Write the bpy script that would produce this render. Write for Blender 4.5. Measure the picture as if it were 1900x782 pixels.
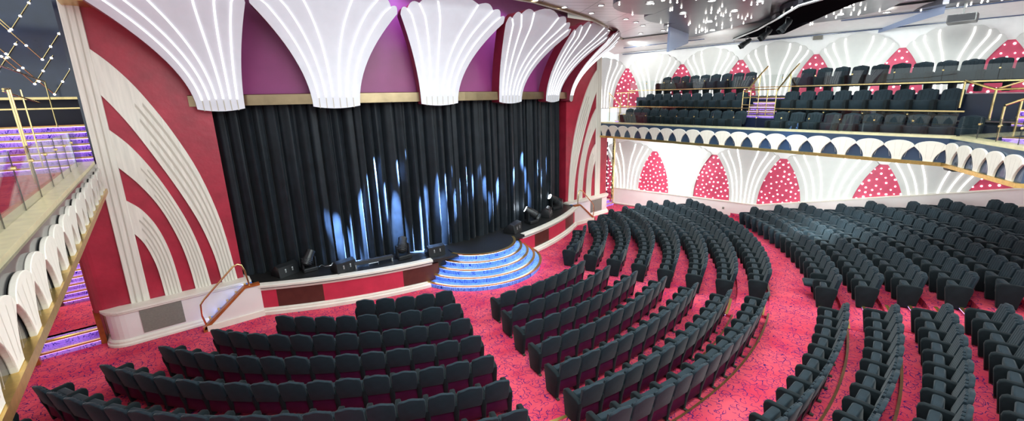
import bpy, math, random
from mathutils import Matrix, Vector
PI = math.pi
random.seed(7)
scn = bpy.context.scene
for o in list(bpy.data.objects):
    bpy.data.objects.remove(o, do_unlink=True)
C = scn.collection

# ------------------------------------------------------------ camera
cam_d = bpy.data.cameras.new('camera'); cam = bpy.data.objects.new('camera', cam_d); C.objects.link(cam)
cam_d.sensor_width = 36.0; cam_d.lens = 792.0 / 1900 * 36.0; cam_d.clip_end = 200; cam_d.clip_start = 0.05
r_, u_, b_ = (0.772968, -0.633971, -0.024515), (0.17494, 0.175836, 0.968751), (-0.60985, -0.753102, 0.246823)
CAM = (-8.7887, -15.8903, 6.39)
cam.matrix_world = Matrix(((r_[0], u_[0], b_[0], CAM[0]), (r_[1], u_[1], b_[1], CAM[1]), (r_[2], u_[2], b_[2], CAM[2]), (0, 0, 0, 1)))
scn.camera = cam

# ------------------------------------------------------------ light and exposure
EXPOSURE = 0.0
WORLD = 1.35
HOUSE = 420.0
scn.view_settings.view_transform = 'Standard'; scn.view_settings.look = 'None'
scn.view_settings.gamma = 1.0; scn.view_settings.use_curve_mapping = False
scn.view_settings.exposure = EXPOSURE
w = bpy.data.worlds.new('world'); scn.world = w; w.use_nodes = True
w.node_tree.nodes['Background'].inputs[0].default_value = (0.90, 1.0, 1.03, 1)
w.node_tree.nodes['Background'].inputs[1].default_value = WORLD
def aim(o, target):
    d = Vector(target) - o.location
    o.rotation_euler = d.to_track_quat('-Z', 'Y').to_euler()
def area(name, loc, target, sx, sy, power, col=(0.86, 1.0, 0.98)):
    l = bpy.data.lights.new(name, 'AREA'); l.shape = 'RECTANGLE'; l.size = sx; l.size_y = sy; l.energy = power; l.color = col
    o = bpy.data.objects.new(name, l); C.objects.link(o); o.location = loc; aim(o, target); return o
def spot(name, loc, target, power, col, angle, blend=0.5, rad=0.05):
    l = bpy.data.lights.new(name, 'SPOT'); l.energy = power; l.color = col; l.spot_size = math.radians(angle); l.spot_blend = blend; l.shadow_soft_size = rad
    o = bpy.data.objects.new(name, l); C.objects.link(o); o.location = loc; aim(o, target); return o
area('house_light', (-4, -9, 9.25), (-4, -9, 0), 5, 5, HOUSE * 1.6)
area('house_light', (6, -9.5, 9.1), (6, -9.5, 0), 5, 4, HOUSE * 2.0)
area('house_light', (1.5, -15, 9.2), (1.5, -12, 0), 8, 3, HOUSE * 1.6)
area('front_light', (-5, -15, 9.0), (-2, 0, 5), 6, 1.5, HOUSE * 1.2)
for y_ in (-1.5, -5.5, -9.5, -13.5):
    spot('balcony_wall_fill', (10.8, y_, 9.05), (14.3, y_ - 1, 6.6), 230, (.92, 1, .98), 130, .6, .25)  # added spots that brighten the upper right wall, no fixtures there
area('under_balcony_fill', (11.2, -3.5, 4.40), (13.5, -4, 2.0), 1.0, 6, HOUSE * 0.9)  # added fill under the balcony, brightens the lower right wall
area('under_balcony_fill', (10.6, -11.0, 4.40), (14.8, -11.5, 2.6), 1.2, 6, HOUSE * 0.95)

# ------------------------------------------------------------ materials
MATS = {}
def new_mat(name):
    m = bpy.data.materials.new(name); m.use_nodes = True
    nt = m.node_tree; nt.nodes.clear()
    out = nt.nodes.new('ShaderNodeOutputMaterial'); bs = nt.nodes.new('ShaderNodeBsdfPrincipled')
    nt.links.new(bs.outputs[0], out.inputs[0]); MATS[name] = m
    return m, nt, bs
def N(nt, t, **kw):
    n = nt.nodes.new(t)
    for k, v in kw.items():
        if k.startswith('i_'): n.inputs[k[2:].replace('_', ' ')].default_value = v
        else: setattr(n, k, v)
    return n
def mat(name, col, rough=0.5, metal=0.0, var=0.0, scale=8.0, bump=0.0, bscale=40.0, spec=0.5, sheen=0.0, col2=None, emit=None, estr=0.0, stretch=None, coat=0.0):
    m, nt, bs = new_mat(name)
    bs.inputs['Base Color'].default_value = (*col, 1); bs.inputs['Roughness'].default_value = rough; bs.inputs['Metallic'].default_value = metal
    bs.inputs['Specular IOR Level'].default_value = spec
    if sheen: bs.inputs['Sheen Weight'].default_value = sheen; bs.inputs['Sheen Roughness'].default_value = 0.4
    if coat: bs.inputs['Coat Weight'].default_value = coat
    if emit: bs.inputs['Emission Color'].default_value = (*emit, 1); bs.inputs['Emission Strength'].default_value = estr
    tc = N(nt, 'ShaderNodeTexCoord')
    mp = N(nt, 'ShaderNodeMapping')
    if stretch: mp.inputs['Scale'].default_value = stretch
    nt.links.new(tc.outputs['Object'], mp.inputs['Vector'])
    if var or col2:
        nz = N(nt, 'ShaderNodeTexNoise'); nz.inputs['Scale'].default_value = scale; nz.inputs['Detail'].default_value = 5
        nt.links.new(mp.outputs[0], nz.inputs['Vector'])
        rp = N(nt, 'ShaderNodeValToRGB'); rp.color_ramp.elements[0].position = 0.3; rp.color_ramp.elements[1].position = 0.7
        c2 = col2 or tuple(c * (1 - var) for c in col); c1 = col if col2 else tuple(min(1, c * (1 + var)) for c in col)
        rp.color_ramp.elements[0].color = (*c2, 1); rp.color_ramp.elements[1].color = (*c1, 1)
        nt.links.new(nz.outputs[0], rp.inputs[0]); nt.links.new(rp.outputs[0], bs.inputs['Base Color'])
    if bump:
        nb = N(nt, 'ShaderNodeTexNoise'); nb.inputs['Scale'].default_value = bscale; nt.links.new(mp.outputs[0], nb.inputs['Vector'])
        bp = N(nt, 'ShaderNodeBump'); bp.inputs['Strength'].default_value = bump; bp.inputs['Distance'].default_value = 0.02
        nt.links.new(nb.outputs[0], bp.inputs['Height']); nt.links.new(bp.outputs[0], bs.inputs['Normal'])
    return m
def emis(name, col, s, sample=False):
    m = bpy.data.materials.new(name); m.use_nodes = True; nt = m.node_tree; nt.nodes.clear()
    out = nt.nodes.new('ShaderNodeOutputMaterial'); e = nt.nodes.new('ShaderNodeEmission')
    e.inputs[0].default_value = (*col, 1); e.inputs[1].default_value = s; nt.links.new(e.outputs[0], out.inputs[0])
    if not sample: m.cycles.emission_sampling = 'NONE'
    MATS[name] = m; return m
def carpet(name, base, dark, line, scale):
    m, nt, bs = new_mat(name)
    bs.inputs['Roughness'].default_value = 0.95; bs.inputs['Specular IOR Level'].default_value = 0.1
    tc = N(nt, 'ShaderNodeTexCoord')
    nz = N(nt, 'ShaderNodeTexNoise'); nz.inputs['Scale'].default_value = 1.1; nz.inputs['Detail'].default_value = 4
    nt.links.new(tc.outputs['Object'], nz.inputs['Vector'])
    rp = N(nt, 'ShaderNodeValToRGB'); rp.color_ramp.elements[0].position = 0.35; rp.color_ramp.elements[1].position = 0.65
    rp.color_ramp.elements[0].color = (*dark, 1); rp.color_ramp.elements[1].color = (*base, 1)
    nt.links.new(nz.outputs[0], rp.inputs[0])
    wn = N(nt, 'ShaderNodeTexNoise'); wn.inputs['Scale'].default_value = 4.0; nt.links.new(tc.outputs['Object'], wn.inputs['Vector'])
    mx = N(nt, 'ShaderNodeMix', data_type='RGBA'); mx.blend_type = 'LINEAR_LIGHT'; mx.inputs[0].default_value = 0.12
    nt.links.new(tc.outputs['Object'], mx.inputs[6]); nt.links.new(wn.outputs['Color'], mx.inputs[7])
    masks = []
    for sc, rad, wd in ((scale, 0.36, 0.030), (scale * 1.37, 0.30, 0.030)):
        vo = N(nt, 'ShaderNodeTexVoronoi'); vo.inputs['Scale'].default_value = sc; vo.voronoi_dimensions = '2D'; vo.inputs['Randomness'].default_value = 0.75
        nt.links.new(mx.outputs[2], vo.inputs['Vector'])
        s = N(nt, 'ShaderNodeMath', operation='SUBTRACT'); s.inputs[1].default_value = rad; nt.links.new(vo.outputs['Distance'], s.inputs[0])
        a = N(nt, 'ShaderNodeMath', operation='ABSOLUTE'); nt.links.new(s.outputs[0], a.inputs[0])
        l = N(nt, 'ShaderNodeMath', operation='LESS_THAN'); l.inputs[1].default_value = wd; nt.links.new(a.outputs[0], l.inputs[0])
        n2 = N(nt, 'ShaderNodeTexNoise'); n2.inputs['Scale'].default_value = sc * 0.9; nt.links.new(tc.outputs['Object'], n2.inputs['Vector'])
        g = N(nt, 'ShaderNodeMath', operation='GREATER_THAN'); g.inputs[1].default_value = 0.45; nt.links.new(n2.outputs[0], g.inputs[0])
        p = N(nt, 'ShaderNodeMath', operation='MULTIPLY'); nt.links.new(l.outputs[0], p.inputs[0]); nt.links.new(g.outputs[0], p.inputs[1])
        masks.append(p)
    mm = N(nt, 'ShaderNodeMath', operation='MAXIMUM'); nt.links.new(masks[0].outputs[0], mm.inputs[0]); nt.links.new(masks[1].outputs[0], mm.inputs[1])
    mc = N(nt, 'ShaderNodeMix', data_type='RGBA'); mc.inputs[7].default_value = (*line, 1)
    nt.links.new(mm.outputs[0], mc.inputs[0]); nt.links.new(rp.outputs[0], mc.inputs[6]); nt.links.new(mc.outputs[2], bs.inputs['Base Color'])
    return m
carpet('carpet', (0.72, 0.092, 0.135), (0.58, 0.04, 0.085), (0.045, 0.012, 0.12), 4.4)
carpet('violet_lit_carpet', (0.62, 0.40, 0.92), (0.46, 0.22, 0.80), (0.06, 0.03, 0.35), 7.0)  # violet glow of the strips is put into this carpet colour
carpet('blue_carpet', (0.22, 0.40, 0.92), (0.12, 0.28, 0.80), (0.02, 0.05, 0.38), 6.0)
mat('velvet', (0.011, 0.022, 0.031), 0.75, var=0.25, scale=5, sheen=0.14, bump=0.15, bscale=90, spec=0.25)
mat('velvet_side', (0.007, 0.012, 0.015), 0.8, var=0.2, scale=6, sheen=0.08, bump=0.15, bscale=90, spec=0.2)
mat('maroon', (0.060, 0.006, 0.036), 0.45, var=0.2, scale=4, spec=0.35)
mat('foot_metal', (0.10, 0.11, 0.09), 0.5, 0.6)
mat('cream', (0.80, 0.745, 0.655), 0.5, var=0.05, scale=3, bump=0.05)
mat('cream_stain', (0.80, 0.75, 0.66), 0.5, var=0.09, scale=2.5, stretch=(6, 6, 0.5))
mat('groove', (0.55, 0.50, 0.42), 0.7)
mat('white_plaster', (0.90, 0.885, 0.87), 0.55, var=0.03, scale=4, bump=0.04)
mat('shell_grey', (0.64, 0.625, 0.60), 0.55, var=0.03, scale=3)
mat('shell_white', (0.74, 0.74, 0.80), 0.5, var=0.03, scale=3)
mat('pinkish_white', (0.78, 0.70, 0.68), 0.35, var=0.04, scale=1.5)
mat('red_wall', (0.38, 0.018, 0.042), 0.42, var=0.22, scale=1.6, bump=0.25, bscale=7, spec=0.5)
mat('star_glow_red', (0.56, 0.055, 0.12), 0.5, var=0.12, scale=2, bump=0.1, bscale=10)  # pink glow of the bulbs is mixed into this red
mat('red_panel', (0.56, 0.030, 0.07), 0.5, var=0.12, scale=2, bump=0.1, bscale=10)
mat('brown_panel', (0.085, 0.024, 0.018), 0.4, var=0.15, scale=5)
mat('grille', (0.20, 0.185, 0.155), 0.7, var=0.08, scale=20, bump=0.3, bscale=120)
mat('purple_panel', (0.27, 0.045, 0.17), 0.45, var=0.06, scale=2)
mat('dark_red', (0.20, 0.010, 0.03), 0.5, var=0.1, scale=3)
mat('brass', (0.90, 0.70, 0.32), 0.24, 1.0, var=0.06, scale=9)
mat('coping_brass', (0.92, 0.82, 0.50), 0.28, 0.45, var=0.10, scale=5)
mat('gold_trim', (0.72, 0.50, 0.16), 0.3, 0.9, var=0.12, scale=14)
mat('bronze', (0.30, 0.22, 0.13), 0.32, 0.85, var=0.15, scale=3)
mat('black_deck', (0.012, 0.012, 0.012), 0.45, var=0.3, scale=5, bump=0.1)
mat('black_plastic', (0.012, 0.013, 0.015), 0.38, var=0.2, scale=9)
mat('black_grille', (0.03, 0.03, 0.035), 0.6, bump=0.4, bscale=200)
mat('curtain', (0.010, 0.014, 0.019), 0.5, var=0.3, scale=3, sheen=0.08, spec=0.25)
mat('wood_red', (0.36, 0.09, 0.02), 0.3, var=0.25, scale=5, coat=0.3)
mat('dark_wood', (0.14, 0.06, 0.025), 0.35, var=0.25, scale=5)
mat('navy', (0.012, 0.022, 0.06), 0.12, var=0.2, scale=2, spec=0.9)
mat('navy_curtain', (0.006, 0.012, 0.035), 0.35, var=0.2, scale=3)
mat('dark_mirror', (0.06, 0.06, 0.065), 0.10, 0.4, spec=.8)
mat('blue_mirror', (0.05, 0.085, 0.15), 0.12, 0.35, spec=.8)
mat('ceil_metal', (0.50, 0.47, 0.50), 0.16, 0.75, var=0.08, scale=1.2)
mat('lobe_metal', (0.13, 0.13, 0.155), 0.30, 0.6, var=0.12, scale=1.0)
mat('trench_black', (0.008, 0.008, 0.01), 0.9, spec=0.0)
mat('blue_slit', (0.03, 0.06, 0.16), 0.3)
mat('grey_blue', (0.30, 0.36, 0.52), 0.35, 0.3)
mat('silver', (0.55, 0.56, 0.58), 0.3, 0.9)
emis('led_white', (0.97, 0.97, 1.0), 1.7, True)
emis('led_wall', (1.0, 0.99, 0.97), 3.0)
emis('bulb', (1.0, 0.97, 0.95), 9.0)
emis('star', (1.0, 0.92, 0.85), 7.0)
emis('downlight', (1.0, 0.97, 0.86), 14.0)
emis('purple_led', (0.58, 0.40, 1.0), 5.0, True)
emis('blue_led', (0.55, 0.62, 1.0), 14.0, True)
emis('beam_lens', (0.80, 0.90, 1.0), 40.0)
emis('amber_glow', (1.0, 0.86, 0.30), 3.0)
# glass: faint reflection over clear transmission
def glass(name, refl, tint):
    m = bpy.data.materials.new(name); m.use_nodes = True; nt = m.node_tree; nt.nodes.clear()
    out = nt.nodes.new('ShaderNodeOutputMaterial'); mx = nt.nodes.new('ShaderNodeMixShader')
    t = nt.nodes.new('ShaderNodeBsdfTransparent'); g = nt.nodes.new('ShaderNodeBsdfGlossy'); lw = nt.nodes.new('ShaderNodeLayerWeight')
    t.inputs[0].default_value = (*tint, 1); g.inputs[0].default_value = (1, 1, 1, 1); g.inputs[1].default_value = 0.01
    lw.inputs[0].default_value = 0.25
    mr = nt.nodes.new('ShaderNodeMapRange'); mr.inputs[3].default_value = refl; mr.inputs[4].default_value = 0.42
    nt.links.new(lw.outputs['Fresnel'], mr.inputs[0]); nt.links.new(mr.outputs[0], mx.inputs[0])
    nt.links.new(t.outputs[0], mx.inputs[1]); nt.links.new(g.outputs[0], mx.inputs[2]); nt.links.new(mx.outputs[0], out.inputs[0])
    MATS[name] = m
glass('glass', 0.03, (0.93, 0.95, 0.94))

# ------------------------------------------------------------ mesh helpers
class MB:
    def __init__(s): s.v = []; s.f = []
    def add(s, vs, fs):
        n = len(s.v); s.v += [tuple(p) for p in vs]; s.f += [tuple(i + n for i in f) for f in fs]; return s
    def box(s, a, b):
        x0, y0, z0 = a; x1, y1, z1 = b
        return s.add([(x0,y0,z0),(x1,y0,z0),(x1,y1,z0),(x0,y1,z0),(x0,y0,z1),(x1,y0,z1),(x1,y1,z1),(x0,y1,z1)],
                     [(0,3,2,1),(4,5,6,7),(0,1,5,4),(1,2,6,5),(2,3,7,6),(3,0,4,7)])
    def xf(s, M, start=0):
        s.v[start:] = [tuple(M @ Vector(p)) for p in s.v[start:]]; return s
    def obox(s, c, size, M=None, bev=0.0):
        sx, sy, sz = size[0] / 2, size[1] / 2, size[2] / 2
        n = len(s.v)
        if bev:
            pts = rounded_rect(sx, sy, bev, 3)
            loft_rings(s, [[(x * k, y * k, z) for x, y in pts] for k, z in ((1 - bev / sx, -sz), (1, -sz + bev), (1, sz - bev), (1 - bev / sx, sz))])
        else: s.box((-sx, -sy, -sz), (sx, sy, sz))
        T = Matrix.Translation(c) @ (M if M else Matrix())
        return s.xf(T, n)
    def tube(s, pts, r, seg=8, cap=True):
        pts = [Vector(p) for p in pts]; rings = []
        prev = None
        for i, p in enumerate(pts):
            a = pts[max(i - 1, 0)]; b = pts[min(i + 1, len(pts) - 1)]
            t = (b - a).normalized()
            ref = Vector((0, 0, 1)) if abs(t.z) < 0.9 else Vector((1, 0, 0))
            n = (prev - t * prev.dot(t)).normalized() if prev is not None and (prev - t * prev.dot(t)).length > 1e-4 else t.cross(ref).normalized()
            prev = n; bb = t.cross(n)
            rr = r[i] if isinstance(r, (list, tuple)) else r
            rings.append([tuple(p + n * (rr * math.cos(2 * PI * k / seg)) + bb * (rr * math.sin(2 * PI * k / seg))) for k in range(seg)])
        loft_rings(s, rings, cap); return s
    def strip(s, pts, r, up):   # flat ribbon with thickness along pts
        pass
    def prism(s, poly, f0, f1):   # poly 2D -> f0(p), f1(p) 3D points
        n = len(poly); a = [f0(p) for p in poly]; b = [f1(p) for p in poly]
        return s.add(a + b, [tuple(range(n - 1, -1, -1)), tuple(range(n, 2 * n))] + [(i, (i + 1) % n, n + (i + 1) % n, n + i) for i in range(n)])
    def build(s, name, m, parent=None, smooth=False, link=True):
        me = bpy.data.meshes.new(name); me.from_pydata(s.v, [], s.f); me.materials.append(MATS[m] if isinstance(m, str) else m)
        me.validate()
        import bmesh
        bm = bmesh.new(); bm.from_mesh(me); bmesh.ops.recalc_face_normals(bm, faces=bm.faces); bm.to_mesh(me); bm.free()
        if smooth:
            for p in me.polygons: p.use_smooth = True
            if hasattr(me, 'set_sharp_from_angle'): me.set_sharp_from_angle(angle=math.radians(40))
        o = bpy.data.objects.new(name, me)
        if link: C.objects.link(o)
        if parent: o.parent = parent
        return o
def loft_rings(s, rings, cap=True):
    n = len(rings[0]); k = len(rings); vs = [p for r in rings for p in r]; fs = []
    for j in range(k - 1):
        for i in range(n): fs.append((j*n+i, j*n+(i+1)%n, (j+1)*n+(i+1)%n, (j+1)*n+i))
    if cap: fs.append(tuple(range(n - 1, -1, -1))); fs.append(tuple(range((k-1)*n, k*n)))
    s.add(vs, fs)
def rounded_rect(hx, hy, r, seg=3):
    out = []
    for cx, cy, a0 in ((hx - r, hy - r, 0), (-hx + r, hy - r, 90), (-hx + r, -hy + r, 180), (hx - r, -hy + r, 270)):
        for i in range(seg + 1):
            a = math.radians(a0 + 90 * i / seg); out.append((cx + r * math.cos(a), cy + r * math.sin(a)))
    return out
def soft_prism(mb, poly, to3, d0, d1, bev):   # poly in 2D, to3((a,b),d); edges softened
    cx = sum(p[0] for p in poly) / len(poly); cy = sum(p[1] for p in poly) / len(poly)
    def ins(k): return [(cx + (p[0] - cx) * k, cy + (p[1] - cy) * k) for p in poly]
    ext = max(max(p[0] for p in poly) - min(p[0] for p in poly), 0.01) / 2
    k = 1 - bev / ext; sg = 1 if d1 > d0 else -1
    rings = [[to3(p, d0) for p in ins(k)], [to3(p, d0 + sg * bev * .3) for p in ins(1 - (1 - k) * .4)], [to3(p, d0 + sg * bev) for p in poly],
             [to3(p, d1 - sg * bev) for p in poly], [to3(p, d1 - sg * bev * .3) for p in ins(1 - (1 - k) * .4)], [to3(p, d1) for p in ins(k)]]
    loft_rings(mb, rings)
def empty(name, loc=(0, 0, 0), rz=0.0):
    o = bpy.data.objects.new(name, None); C.objects.link(o); o.location = loc; o.rotation_euler = (0, 0, rz); o.empty_display_size = 0.1; return o
def tag(o, label=None, cat=None, group=None, kind=None):
    if label: o['label'] = label
    if cat: o['category'] = cat
    if group: o['group'] = group
    if kind: o['kind'] = kind
    return o
def struct(o): o['kind'] = 'structure'; return o
def cp(o, parent=None, loc=None, rot=None):
    c = o.copy(); C.objects.link(c)
    if parent is not None: c.parent = parent
    if loc is not None: c.location = loc
    if rot is not None: c.rotation_euler = rot
    return c
def lerp(a, b, t): return a + (b - a) * t
ORD = ['first','second','third','fourth','fifth','sixth','seventh','eighth','ninth','tenth','eleventh','twelfth','thirteenth','fourteenth','fifteenth','sixteenth','seventeenth','eighteenth','nineteenth','twentieth','twenty-first','twenty-second']
def project(p):
    d = Vector(p) - Vector(CAM); z = -d.dot(Vector(b_))
    if z < 0.2: return None
    return (950 + 792 * d.dot(Vector(r_)) / z, 391 - 792 * d.dot(Vector(u_)) / z)

# ------------------------------------------------------------ floor tiers
CX, CY = -0.32, 2.23
def pol(R, deg, z=0.0): a = math.radians(deg); return (CX + R * math.cos(a), CY + R * math.sin(a), z)
def ring(mb, R0, R1, z, a0, a1, zb=None, n=72):
    for i in range(n):
        p, q = lerp(a0, a1, i / n), lerp(a0, a1, (i + 1) / n)
        if R0 <= 0: mb.add([(CX, CY, z), pol(R1, p, z), pol(R1, q, z)], [(0, 1, 2)])
        else: mb.add([pol(R0, p, z), pol(R1, p, z), pol(R1, q, z), pol(R0, q, z)], [(0, 1, 2, 3)])
        if zb is not None: mb.add([pol(R0, p, zb), pol(R0, q, zb), pol(R0, q, z), pol(R0, p, z)], [(0, 1, 2, 3)])
TIERS = [(13.80, 0.15), (14.68, 0.30), (16.45, 0.45), (17.38, 0.60), (18.3, 0.80), (19.23, 1.0), (20.15, 1.2), (21.08, 1.37), (22.0, 1.54), (22.95, 1.70)]
mb = MB()
ring(mb, 0, 13.80, 0.0, -206, 26)
for i, (R, z) in enumerate(TIERS):
    R1 = TIERS[i + 1][0] if i + 1 < len(TIERS) else 29.0
    ring(mb, R, R1, z, -206, 26, zb=z - 0.2)
struct(mb.build('floor', 'carpet'))
# nosings at the rear of the row platforms
for R, z, a0, a1 in ((13.80, 0.15, -150, -103), (13.80, 0.15, -102.6, -74.6), (14.68, 0.30, -103, -73.4), (14.68, .30, -68.4, -28), (16.45, .45, -100, -74.3), (17.38, .60, -95, -73.8), (18.3, .8, -95, -73.4)):
    mb = MB(); n = 60
    for i in range(n):
        p, q = lerp(a0, a1, i / n), lerp(a0, a1, (i + 1) / n)
        mb.add([pol(R - .02, p, z + .012), pol(R + .03, p, z + .012), pol(R + .03, q, z + .012), pol(R - .02, q, z + .012), pol(R - .02, p, z - .03), pol(R - .02, q, z - .03)], [(0, 1, 2, 3), (0, 3, 5, 4)])
    struct(mb.build('trim_1', 'dark_wood'))

# ------------------------------------------------------------ theatre seats
def back_outline(w, z0, z1):
    h = w / 2; pts = [(-h * .96, z0), (h * .96, z0)]
    pts += [(h, z0 + .1), (h, z1 - .13), (h * .97, z1 - .075), (h * .88, z1 - .045), (h * .66, z1 - .03), (h * .56, z1 - .03)]
    for i in range(1, 8):
        u = .5 - i * (1.0 / 8) * 1.0
        pts.append((h * u * 1.04, z1 - .03 + .032 * math.cos(u * 2 * PI / 2)))
    pts += [(-h * .56, z1 - .03), (-h * .66, z1 - .03), (-h * .88, z1 - .045), (-h * .97, z1 - .075), (-h, z1 - .13), (-h, z0 + .1)]
    return pts
def lean(p, d): x, z = p; return (x, d - 0.20 * max(0, z - 0.40), z)
seat_parts = {}
mb = MB(); soft_prism(mb, back_outline(.52, .47, 1.0), lean, -0.015, 0.05, .022); seat_parts['backrest'] = mb.build('backrest', 'velvet', smooth=True, link=False)
mb = MB()
for i in range(5):      # channelled front cushion
    x0 = -.235 + i * .094; top = .955 - abs(i - 2) * .016
    soft_prism(mb, [(x0, .44), (x0 + .092, .44), (x0 + .092, top - .01), (x0 + .07, top), (x0 + .022, top), (x0, top - .01)], lean, 0.045, 0.092, .006)
seat_parts['back_cushion'] = mb.build('back_cushion', 'velvet', smooth=True, link=False)
mb = MB(); soft_prism(mb, [(-.245, .16), (.245, .16), (.25, .50), (-.25, .50)], lambda p, d: (p[0], d + .22 * (p[1] - .5) * -.25, p[1]), -0.0, 0.035, .012)
seat_parts['back_panel'] = mb.build('back_panel', 'maroon', smooth=True, link=False)
mb = MB(); soft_prism(mb, [(-.225, .26), (.225, .26), (.23, .60), (.20, .645), (-.20, .645), (-.23, .60)], lambda p, d: (p[0], d + .12 * (p[1] - .26), p[1]), .13, .29, .035)
seat_parts['seat_cushion'] = mb.build('seat_cushion', 'velvet', smooth=True, link=False)
mb = MB(); soft_prism(mb, [(-.235, .13), (.235, .13), (.235, .60), (.20, .64), (-.20, .64), (-.235, .60)], lambda p, d: (p[0], p[1] + .05, d + .0 * p[1]), .38, .50, .035)
seat_down = mb.build('seat_cushion', 'velvet', smooth=True, link=False)
mb = MB()
prof = [(.03, .03), (.40, .03), (.445, .30), (.49, .56), (.475, .63), (.42, .672), (.20, .675), (.0, .66), (-.05, .62), (-.045, .5), (0.0, .3)]
soft_prism(mb, prof, lambda p, d: (d, p[0], p[1]), -.055, .055, .024)
seat_parts['arm_panel'] = mb.build('arm_panel', 'velvet_side', smooth=True, link=False)
mb = MB(); mb.box((-.03, -.035, 0), (.03, .05, .035)); mb.box((-.03, .30, 0), (.03, .40, .035)); seat_foot = mb.build('foot', 'foot_metal', link=False)
SEATS = []      # collected: loc, rz, first-of-row flag, descriptors
rows = []
def add_row(block, rowname, R, z, th, n, toward_end, panel_end):
    # th: start boundary angle, seats step by sign of n
    sgn = 1 if n > 0 else -1; dth = math.degrees(.56 / R)
    for i in range(abs(n)):
        a = th + sgn * dth * (i + .5)
        p = pol(R, a, z); rz = math.radians(a + 90)
        pr = project((p[0], p[1], z + .6))
        if pr is None or not (-60 < pr[0] < 1960 and -60 < pr[1] < 850): continue
        SEATS.append(dict(loc=p, rz=rz, block=block, row=rowname, i=i, n=abs(n), sgn=sgn, toward=toward_end, last=(i == abs(n) - 1), dist=(Vector(p) - Vector(CAM)).length, px=pr))
RK = [8.07, 9.0, 9.92, 10.85, 11.77, 12.70, 13.62, 14.54]
ZK = [0, 0, 0, 0, 0, 0, 0, .15]
for k, n in enumerate([5, 9, 12, 14, 16, 18, 20, 22]):
    add_row('A', k, RK[k], ZK[k], -107.4, -n, 'centre-left aisle', 1)
for k, (n, th) in enumerate(zip([0, 7, 8, 9, 10, 11, 12, 13], [0, -99.95, -100.66, -101.33, -101.72, -102.21, -102.67, -103.1])):
    if n: add_row('B', k, RK[k], ZK[k], th, n, 'centre-left aisle', 1)
for k, (n, th) in enumerate(zip([5, 9, 12, 14, 16, 18, 19, 19], [-65.54, -66.81, -67.47, -67.99, -68.57, -68.8, -68.9, -68.9])):
    add_row('C', k, RK[k], ZK[k], th, n, 'centre-right aisle', 1)
for k, (R, z, th, n) in enumerate([(16.25, .30, -74.6, 13), (17.18, .45, -74.1, 13), (18.10, .60, -73.3, 13), (19.03, .80, -73.0, 12), (19.95, 1.0, -73, 10)]):
    add_row('D', k, R, z, th, -n, 'rear aisle', 1)
for k, (R, z, th, n) in enumerate([(16.25, .30, -69.2, 16), (17.18, .45, -68.7, 16), (18.10, .60, -68.2, 16), (19.03, .80, -68.4, 15), (19.95, 1.0, -68.3, 15), (20.87, 1.2, -68.3, 14), (21.8, 1.37, -68, 14), (22.72, 1.54, -68, 13)]):
    add_row('E', k, R, z, th, n, 'rear aisle', 1)
SEATS.sort(key=lambda s: s['dist'])
BL = {'A': 'left front block', 'B': 'middle front block', 'C': 'right front block', 'D': 'near rear block', 'E': 'far rear block'}
NROW = {'A': 'row', 'B': 'row', 'C': 'row', 'D': 'row', 'E': 'row'}
LIM = 300
rest = MB()
protos = None
for idx, s in enumerate(SEATS):
    end_first, end_last = (s['i'] == 0), s['last']
    # which local side (+x or -x) holds the own arm panel: side away from the first seat; the first seat also gets the other one
    # local +x points to increasing or decreasing angle
    sx = 1 if s['sgn'] > 0 else -1     # increasing angle = local +x ... computed from rz = a+90
    far = sx * .28; near = -sx * .28
    parts = [('backrest', 0), ('back_cushion', 0), ('back_panel', 0), ('seat_cushion', 0), ('arm_panel', -far if False else far)]
    if end_first: parts.append(('arm_panel', near))
    open_seat = (s['block'] == 'E' and s['row'] == 0 and s['i'] == 1)
    if idx < LIM:
        t = empty('theatre_seat', s['loc'], s['rz'])
        rw = s['row'] - (1 if s['block'] == 'B' else 0)
        pos = 'aisle-end' if s['i'] == 0 else (ORD[s['i']] + '-from-aisle')
        lab = '%s dark blue-grey velvet seat, %s row from the stage, %s' % (pos, ORD[rw], BL[s['block']])
        if s['i'] > 0: lab = 'dark blue-grey velvet seat, %s from the aisle, %s row from stage, %s' % (ORD[s['i']], ORD[rw], BL[s['block']])
        if open_seat: lab = 'dark velvet seat with its cushion folded down, front row of far rear block'
        tag(t, lab, 'seat', 'theatre seats in the ' + BL[s['block']])
        for nm, x in parts:
            src = seat_parts[nm]
            if nm == 'seat_cushion' and open_seat: src = seat_down
            c = src.copy(); C.objects.link(c); c.parent = t; c.location = (x, 0, 0)
            if nm == 'arm_panel' and idx < 150:
                f = seat_foot.copy(); C.objects.link(f); f.parent = c
    else:
        M = Matrix.Translation(s['loc']) @ Matrix.Rotation(s['rz'], 4, 'Z')
        for nm, x in parts:
            me = seat_parts[nm].data; k = len(rest.v)
            rest.add([tuple(M @ (v.co + Vector((x, 0, 0)))) for v in me.vertices], [tuple(p.vertices) for p in me.polygons])
if rest.v:
    o = rest.build('theatre_seat', 'velvet', smooth=True)
    tag(o, 'dark blue-grey velvet seats of the farthest rows towards the right wall', 'seat', kind='stuff')

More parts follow.
